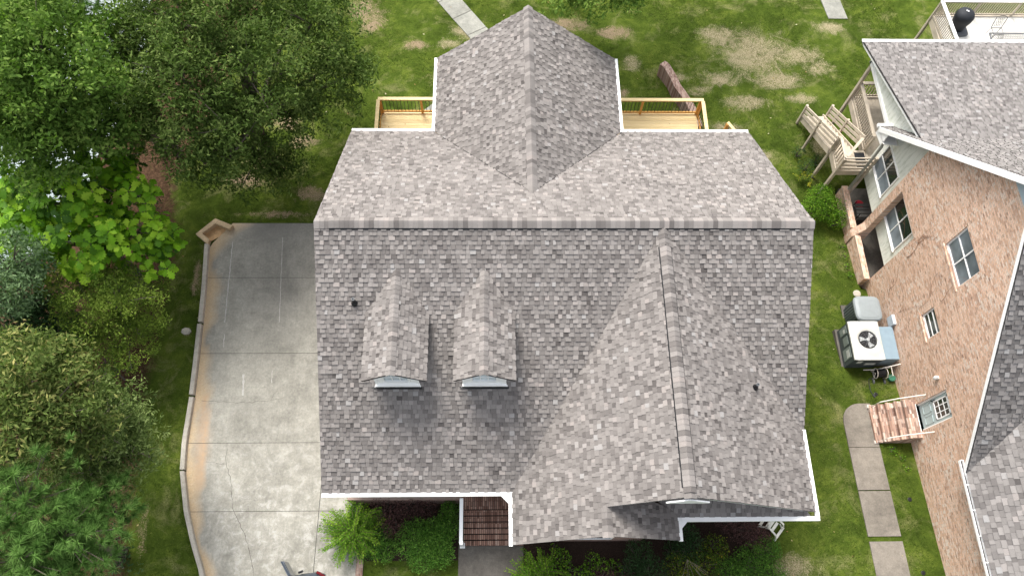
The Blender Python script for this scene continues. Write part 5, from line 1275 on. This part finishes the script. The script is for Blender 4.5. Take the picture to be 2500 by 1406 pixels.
# ---- planting beds around the front
def make_bush(name, label, cat, lobes, mat, leaf=.06, asp=.5, n_m2=420, group=None, stems=12, flat=.85, upb=.6):
    bx, by = lobes[0][0], lobes[0][1]
    t = thing(name, (bx,by,gzf(bx,by)), label, cat, group); P = []; T = []
    for (x,y,z,r) in lobes:
        n = int(12.57*r*r*n_m2*.75); d = rand_dirs(n,.3); ph = RNG.uniform(0,6,3); az_ = np.arctan2(d[:,1],d[:,0])
        lump = np.sin(az_*5+ph[0])*np.sin(d[:,2]*7+ph[1])*.07+np.sin(az_*11+ph[2])*np.sin(d[:,2]*13)*.04
        p = np.array([x,y,z])+d*((RNG.uniform(.0,1,n)**.25*.95+lump)*r*RNG.uniform(.88,1.06,n))[:,None]*np.array([1,1,flat]); P.append(p)
        T.append(np.clip(.42+lump*2.2+RNG.normal(0,.2,n),0,1))
    P = np.concatenate(P); T = np.concatenate(T); k = P[:,2] > .03+gz(P[:,0],P[:,1]); P = P[k]; T = T[k]
    V, F = leaf_quads(P, leaf, asp, upb, .3); np_mesh('foliage', V, F, T, mat, t)
    b = MB()
    for (x,y,z,r) in lobes:
        for k in range(stems):
            A = random.random()*6.28; q = random.uniform(.3,.95)*r; g0 = gzf(x,y)
            b.tube([(x+random.uniform(-.05,.05),y+random.uniform(-.05,.05),g0),(x+q*math.cos(A)*.6,y+q*math.sin(A)*.6,z*.6+g0*.4),(x+q*math.cos(A),y+q*math.sin(A),z+r*flat*.5)], [.018,.012,.005], 4)
    b.build('stem', M_BARK, t); return t
make_bush('boxwood_bush', 'big clipped round green bush left of the front steps', 'bush', [(-2.75,2.62,.55,.85),(-2.1,2.75,.55,.75),(-1.75,3.05,.6,.55),(-1.65,3.6,.6,.42),(-2.5,2.1,.45,.65),(-1.95,2.2,.4,.6)], L_BOX, leaf=.06, n_m2=560)
make_bush('boxwood_bush', 'lower green bush between the feathery plant and the big clipped bush', 'bush', [(-4.35,2.45,.3,.5),(-3.85,2.35,.35,.5),(-4.0,2.9,.3,.4)], L_BOX, leaf=.06, n_m2=520)
make_bush('purple_shrub', 'dark purple leaved shrub in shade under the left front eave', 'shrub', [(-3.9,3.75,.6,.65),(-3.1,3.85,.6,.6),(-2.5,3.8,.5,.5),(-3.6,3.1,.5,.5)], L_PUR, leaf=.055, n_m2=330)
make_bush('purple_shrub', 'dark purple shrub beside the white garden chair', 'shrub', [(8.8,2.9,.6,.65),(9.25,2.6,.5,.55),(8.2,3.2,.6,.5),(8.9,3.4,.6,.5)], L_PUR, leaf=.055, n_m2=360)
make_bush('purple_shrub', 'low purple shrub at the bottom edge among the front bed plants', 'shrub', [(3.75,1.35,.4,.5),(4.3,1.1,.4,.5)], L_PUR, leaf=.055, n_m2=300)
make_bush('evergreen_shrub', 'dark green clipped hedge bush at the right end of the front bed', 'bush', [(8.9,1.75,.5,.75),(9.55,2.2,.5,.55),(9.6,1.3,.5,.6),(8.1,1.5,.5,.6)], L_BOX, leaf=.06, n_m2=480)
make_bush('evergreen_shrub', 'dark blue green broad shrub under the porch gable corner', 'bush', [(5.0,2.1,.6,.6),(5.4,1.5,.6,.65),(4.75,1.55,.5,.55)], L_DARK, leaf=.09, asp=.35, n_m2=240)
make_bush('evergreen_shrub', 'dark green shrub in the corner below the pent roof gutter', 'bush', [(6.6,2.75,.6,.6),(6.9,2.3,.6,.55),(6.3,2.2,.5,.5)], L_DARK, leaf=.08, asp=.4, n_m2=260)
make_bush('flowering_bush', 'green bush flecked with yellow leaves in the middle of the front bed', 'bush', [(6.4,1.6,.6,.65),(7.2,1.75,.6,.65),(7.7,2.3,.5,.55),(6.9,1.1,.5,.6)], L_YEL, leaf=.075, asp=.4, n_m2=230)
make_bush('leafy_plant', 'bright green leafy plant in the front bed right of the walk', 'plant', [(2.3,2.0,.5,.38),(2.5,1.6,.4,.35),(3.0,1.5,.4,.35),(2.05,2.3,.6,.22)], L_NAN, leaf=.09, asp=.5, n_m2=120)
make_bush('leafy_plant', 'bright speckled green plant among bare stems at the bottom of the front bed', 'plant', [(3.35,1.9,.5,.38),(3.7,1.75,.5,.3),(4.1,1.7,.45,.35),(3.2,1.35,.4,.35)], L_NAN, leaf=.08, asp=.5, n_m2=110)
make_bush('round_bush', 'bright green bush beside the taupe stairs of the brick house', 'bush', [(14.3,16.9,-.4,.75),(14.75,16.4,-.45,.7),(14.0,16.4,-.5,.65),(14.5,17.2,-.5,.6),(15.0,16.0,-.6,.5)], L_NAN, leaf=.085, asp=.35, n_m2=260)
make_bush('round_bush', 'dark weeds under the taupe stairs', 'plant', [(14.3,19.0,-1.0,.45),(14.1,19.8,-1.05,.35),(14.9,19.3,-1.0,.4)], L_DARK, leaf=.12, asp=.2, n_m2=150)
make_bush('leafy_plant', 'low green weeds against the patio wall foot', 'plant', [(15.25,14.4,-1.05,.22),(15.2,13.9,-.95,.2),(15.2,13.4,-.85,.2),(15.25,14.9,-1.1,.2)], L_NAN, leaf=.08, n_m2=160, stems=3)
make_bush('leafy_plant', 'low green weeds below the brick side steps', 'plant', [(14.95,5.75,.02,.25),(15.25,5.5,.02,.22),(15.35,5.1,.03,.2)], L_NAN, leaf=.07, n_m2=180, stems=3)
def fronds(name, label, c, mat, n, L, leaf, spread=.3, h=.7, asp=.5):
    t = thing(name, (c[0],c[1],c[2]), label, 'shrub'); b = MB(); P = []; D = []; T = []
    for k in range(n):
        A = random.random()*6.28; l = L*random.uniform(.35,1.15); el = random.uniform(.0,1.35); tn = random.gauss(.5,.2); turn = random.uniform(-.08,.08)
        r0 = spread*random.random()**.5; A0 = random.random()*6.28
        prev = Vector(c)+Vector((r0*math.cos(A0), r0*math.sin(A0), h*random.uniform(.1,1))); pts = [prev.copy()]; ns = max(5, int(l/.07))
        for s_ in range(ns):
            e = el*(1-1.35*s_/ns)-.1; A += turn+random.uniform(-.06,.06); step = Vector((math.cos(A)*math.cos(e), math.sin(A)*math.cos(e), math.sin(e)))*l/ns; prev = prev+step; pts.append(prev.copy())
            for sd_ in (-1,1):
                for q_ in (0,.5):
                    w = Vector((-math.sin(A),math.cos(A),random.uniform(-.2,.5)))*sd_; P.append(prev+step*(q_+random.uniform(-.2,.2))+w*leaf*random.uniform(.35,.8)); D.append(w*.8+step.normalized()*random.uniform(.2,1)); T.append(tn+.25*(s_/ns)-.15)
        b.tube(pts[::3]+[pts[-1]], [.006]*len(pts[::3])+[.003], 4)
    P = np.array(P); D = np.array(D); D /= np.linalg.norm(D,axis=1,keepdims=True); N_ = rand_dirs(len(P),1.3); B = np.cross(N_,D); B /= np.linalg.norm(B,axis=1,keepdims=True)
    s_ = leaf*RNG.uniform(.6,1.3,(len(P),1)); V = np.stack([P-D*s_*.5,P+B*s_*asp*.5,P+D*s_*.5,P-B*s_*asp*.5],1).reshape(-1,3)
    np_mesh('foliage', V, np.arange(4*len(P)).reshape(-1,4), np.clip(np.array(T)+RNG.normal(0,.12,len(T)),0,1), mat, t); b.build('stem', M_GSTEM, t)
M_GSTEM = plain('green brown stem', (88,92,48), .8)
fronds('arching_shrub', 'bright feathery shrub with long arching stems spilling over the driveway edge', (-5.0,2.95,.1), L_NAN, 260, 1.0, .075, spread=.35, h=.8)
fronds('arching_shrub', 'bright green feathery shrub at the bottom edge beside the front walk', (1.45,1.35,0), L_NAN, 200, .8, .075, spread=.4, h=.7)
fronds('arching_shrub', 'spiky strap leaved plant by the taupe stairs', (14.15,18.4,-1.15), L_YEL, 26, .45, .07, h=.3)
b = MB()
for k in range(9):
    A = R(-70+random.uniform(-45,45)); p = Vector((6.6,1.9,.8)); q = p+Vector((math.cos(A),math.sin(A),.1))*random.uniform(.6,1.1); b.tube([p,p.lerp(q,.5)+Vector((0,0,.08)),q],[.008,.006,.003],4)
tag(b.build('bare_twigs', M_TWIG), 'bare pale dead twigs sticking out of the yellow flecked bush', 'twigs')
# mulch bed
mb = MB(); mb.quad([(-4.65,2.0,.006),(-1.34,2.0,.006),(-1.34,4.6,.006),(-4.65,4.6,.006)]); mb.quad([(1.0,.5,.006),(9.7,.5,.006),(10.0,3.7,.006),(1.0,3.7,.006)])
a = Mat('dark mulch', .95, .1); a.col(a.ramp(a.noise(30,5,.75), [(.3,(.012,.008,.006)),(.55,(.04,.026,.02)),(.75,(.10,.07,.05))])); a.bump(a.noise(30,4), .8, .03)
tag(mb.build('mulch_bed', a.m), kind='structure')
# vines on the brick wall
t = thing('wall_vine', (X-.02,10.5,1.5), 'dry brown vine creeping over the salmon brick wall between the windows', 'vine')
b = MB()
def vine(y, z, ang, L, r_, depth=0):
    pts = [Vector((X-.015,y,z))]; a_ = ang
    for k in range(int(L/.12)):
        a_ += random.uniform(-.45,.45); a_ = ang+(a_-ang)*.85; pts.append(pts[-1]+Vector((0,math.cos(a_)*.12,math.sin(a_)*.12)))
        if depth < 2 and random.random() < .12: vine(pts[-1].y, pts[-1].z, a_+random.choice((-.8,.8)), L*.4, r_*.6, depth+1)
    b.tube(pts, [max(.003, r_*(1-i/len(pts))) for i in range(len(pts))], 4)
vine(12.6,2.6,1.9,2.4,.011); vine(12.0,.9,1.3,3.0,.006); vine(10.9,1.2,1.6,2.8,.006); vine(10.2,4.0,1.7,2.4,.006)
b.build('stem', plain('dry vine stem', (112,74,50), .9, .2), t)

# ------------------------------------------------------------------ grass tufts
n = 420000
gx = RNG.uniform(-14.5, 21, n); gy = RNG.uniform(-1, 33, n)
cxs = np.interp(gy, cyy, cxx)
bad = (gx > cxs-.2) & (gx < -4.65) & (gy < 15.5)
bad |= (gx > -5.3) & (gx < 9.6) & (gy > 1.9) & (gy < 17)
bad |= (gx > -2) & (gx < 4.5) & (gy > 16) & (gy < 20.4)
bad |= (gx > 1.0) & (gx < 9.8) & (gy < 3.8)
bad |= (gx > -1.35) & (gx < 1.0) & (gy < 4)
bad |= (gx > 15.42) & (gy < 18.2); bad |= (gx > 13.3) & (gx < 14.53) & (gy < 7.6)
bad |= (gx > 13.8) & (gx < 15.8) & (gy > 8.5) & (gy < 10.8)
bad |= (gx > 14.4) & (gx < 15.8) & (gy > 6) & (gy < 7.6)
pp = c0; rel = np.stack([gx-c0.x, gy-c0.y],1); al = rel@np.array(d_ := (c1-c0).normalized()); pe = np.abs(rel@np.array((-d_[1],d_[0])))
bad |= (pe < .58) & (al > -1) & (al < L if isinstance(L,(int,float)) and L > 5 else al < 7.6)
bad |= (gx > 17.0) & (gx < 18.3) & (gy > 28.4)
dens = 1-.85*np.clip(blobs(DIRT, gx, gy)*1.2+forest_mask(gx, gy)*1.3,0,1)-.35*blobs(DRY, gx, gy)
bad |= RNG.uniform(0,1,n) > dens
gx, gy = gx[~bad], gy[~bad]; n = len(gx)
P = np.stack([gx, gy, gz(gx, gy)+.0], 1); A = RNG.uniform(0,6.28,n); h = RNG.uniform(.02,.05,n); lean = RNG.normal(0,.03,(n,2))
S = np.stack([np.cos(A),np.sin(A),np.zeros(n)],1)*RNG.uniform(.008,.018,(n,1))
Tp = P+np.stack([lean[:,0],lean[:,1],h],1)
V = np.stack([P-S,P+S,Tp],1).reshape(-1,3)
tn = np.clip(.45+.25*np.sin(gx*1.1+np.sin(gy*.8)*2)*np.sin(gy*1.3+gx*.3)+RNG.normal(0,.2,n)+.5*blobs(DRY,gx,gy),0,1)
L_GR = mat_leaf('grass blades', (.036,.062,.009), (.062,.100,.015), (.17,.18,.055), trans=.2, glossy=.0, rough=.8)
tag(np_mesh('grass', V, np.arange(3*n).reshape(-1,3), tn, L_GR), 'short green lawn grass with dry tan patches', 'grass', kind='stuff')
# fallen leaves scattered on the lawn
n = 260; lx = RNG.uniform(-13,20,n); ly = RNG.uniform(0,30,n)
ok = ~((lx > -11.6) & (lx < 9.9) & (ly < 20.5)) & ~((lx > 15.2) & (ly < 22)); lx, ly = lx[ok], ly[ok]
V, F = leaf_quads(np.stack([lx,ly,gz(lx,ly)+.045],1), .085, .6, 4, .4)
tag(np_mesh('fallen_leaves', V, F, RNG.uniform(0,1,len(lx)), mat_leaf('dry fallen leaves', (.30,.17,.08), (.45,.36,.18), (.62,.58,.42))), 'pale fallen leaves scattered over the lawn', 'leaves', kind='stuff')
scene.cycles.max_bounces = 8; scene.cycles.transparent_max_bounces = 8
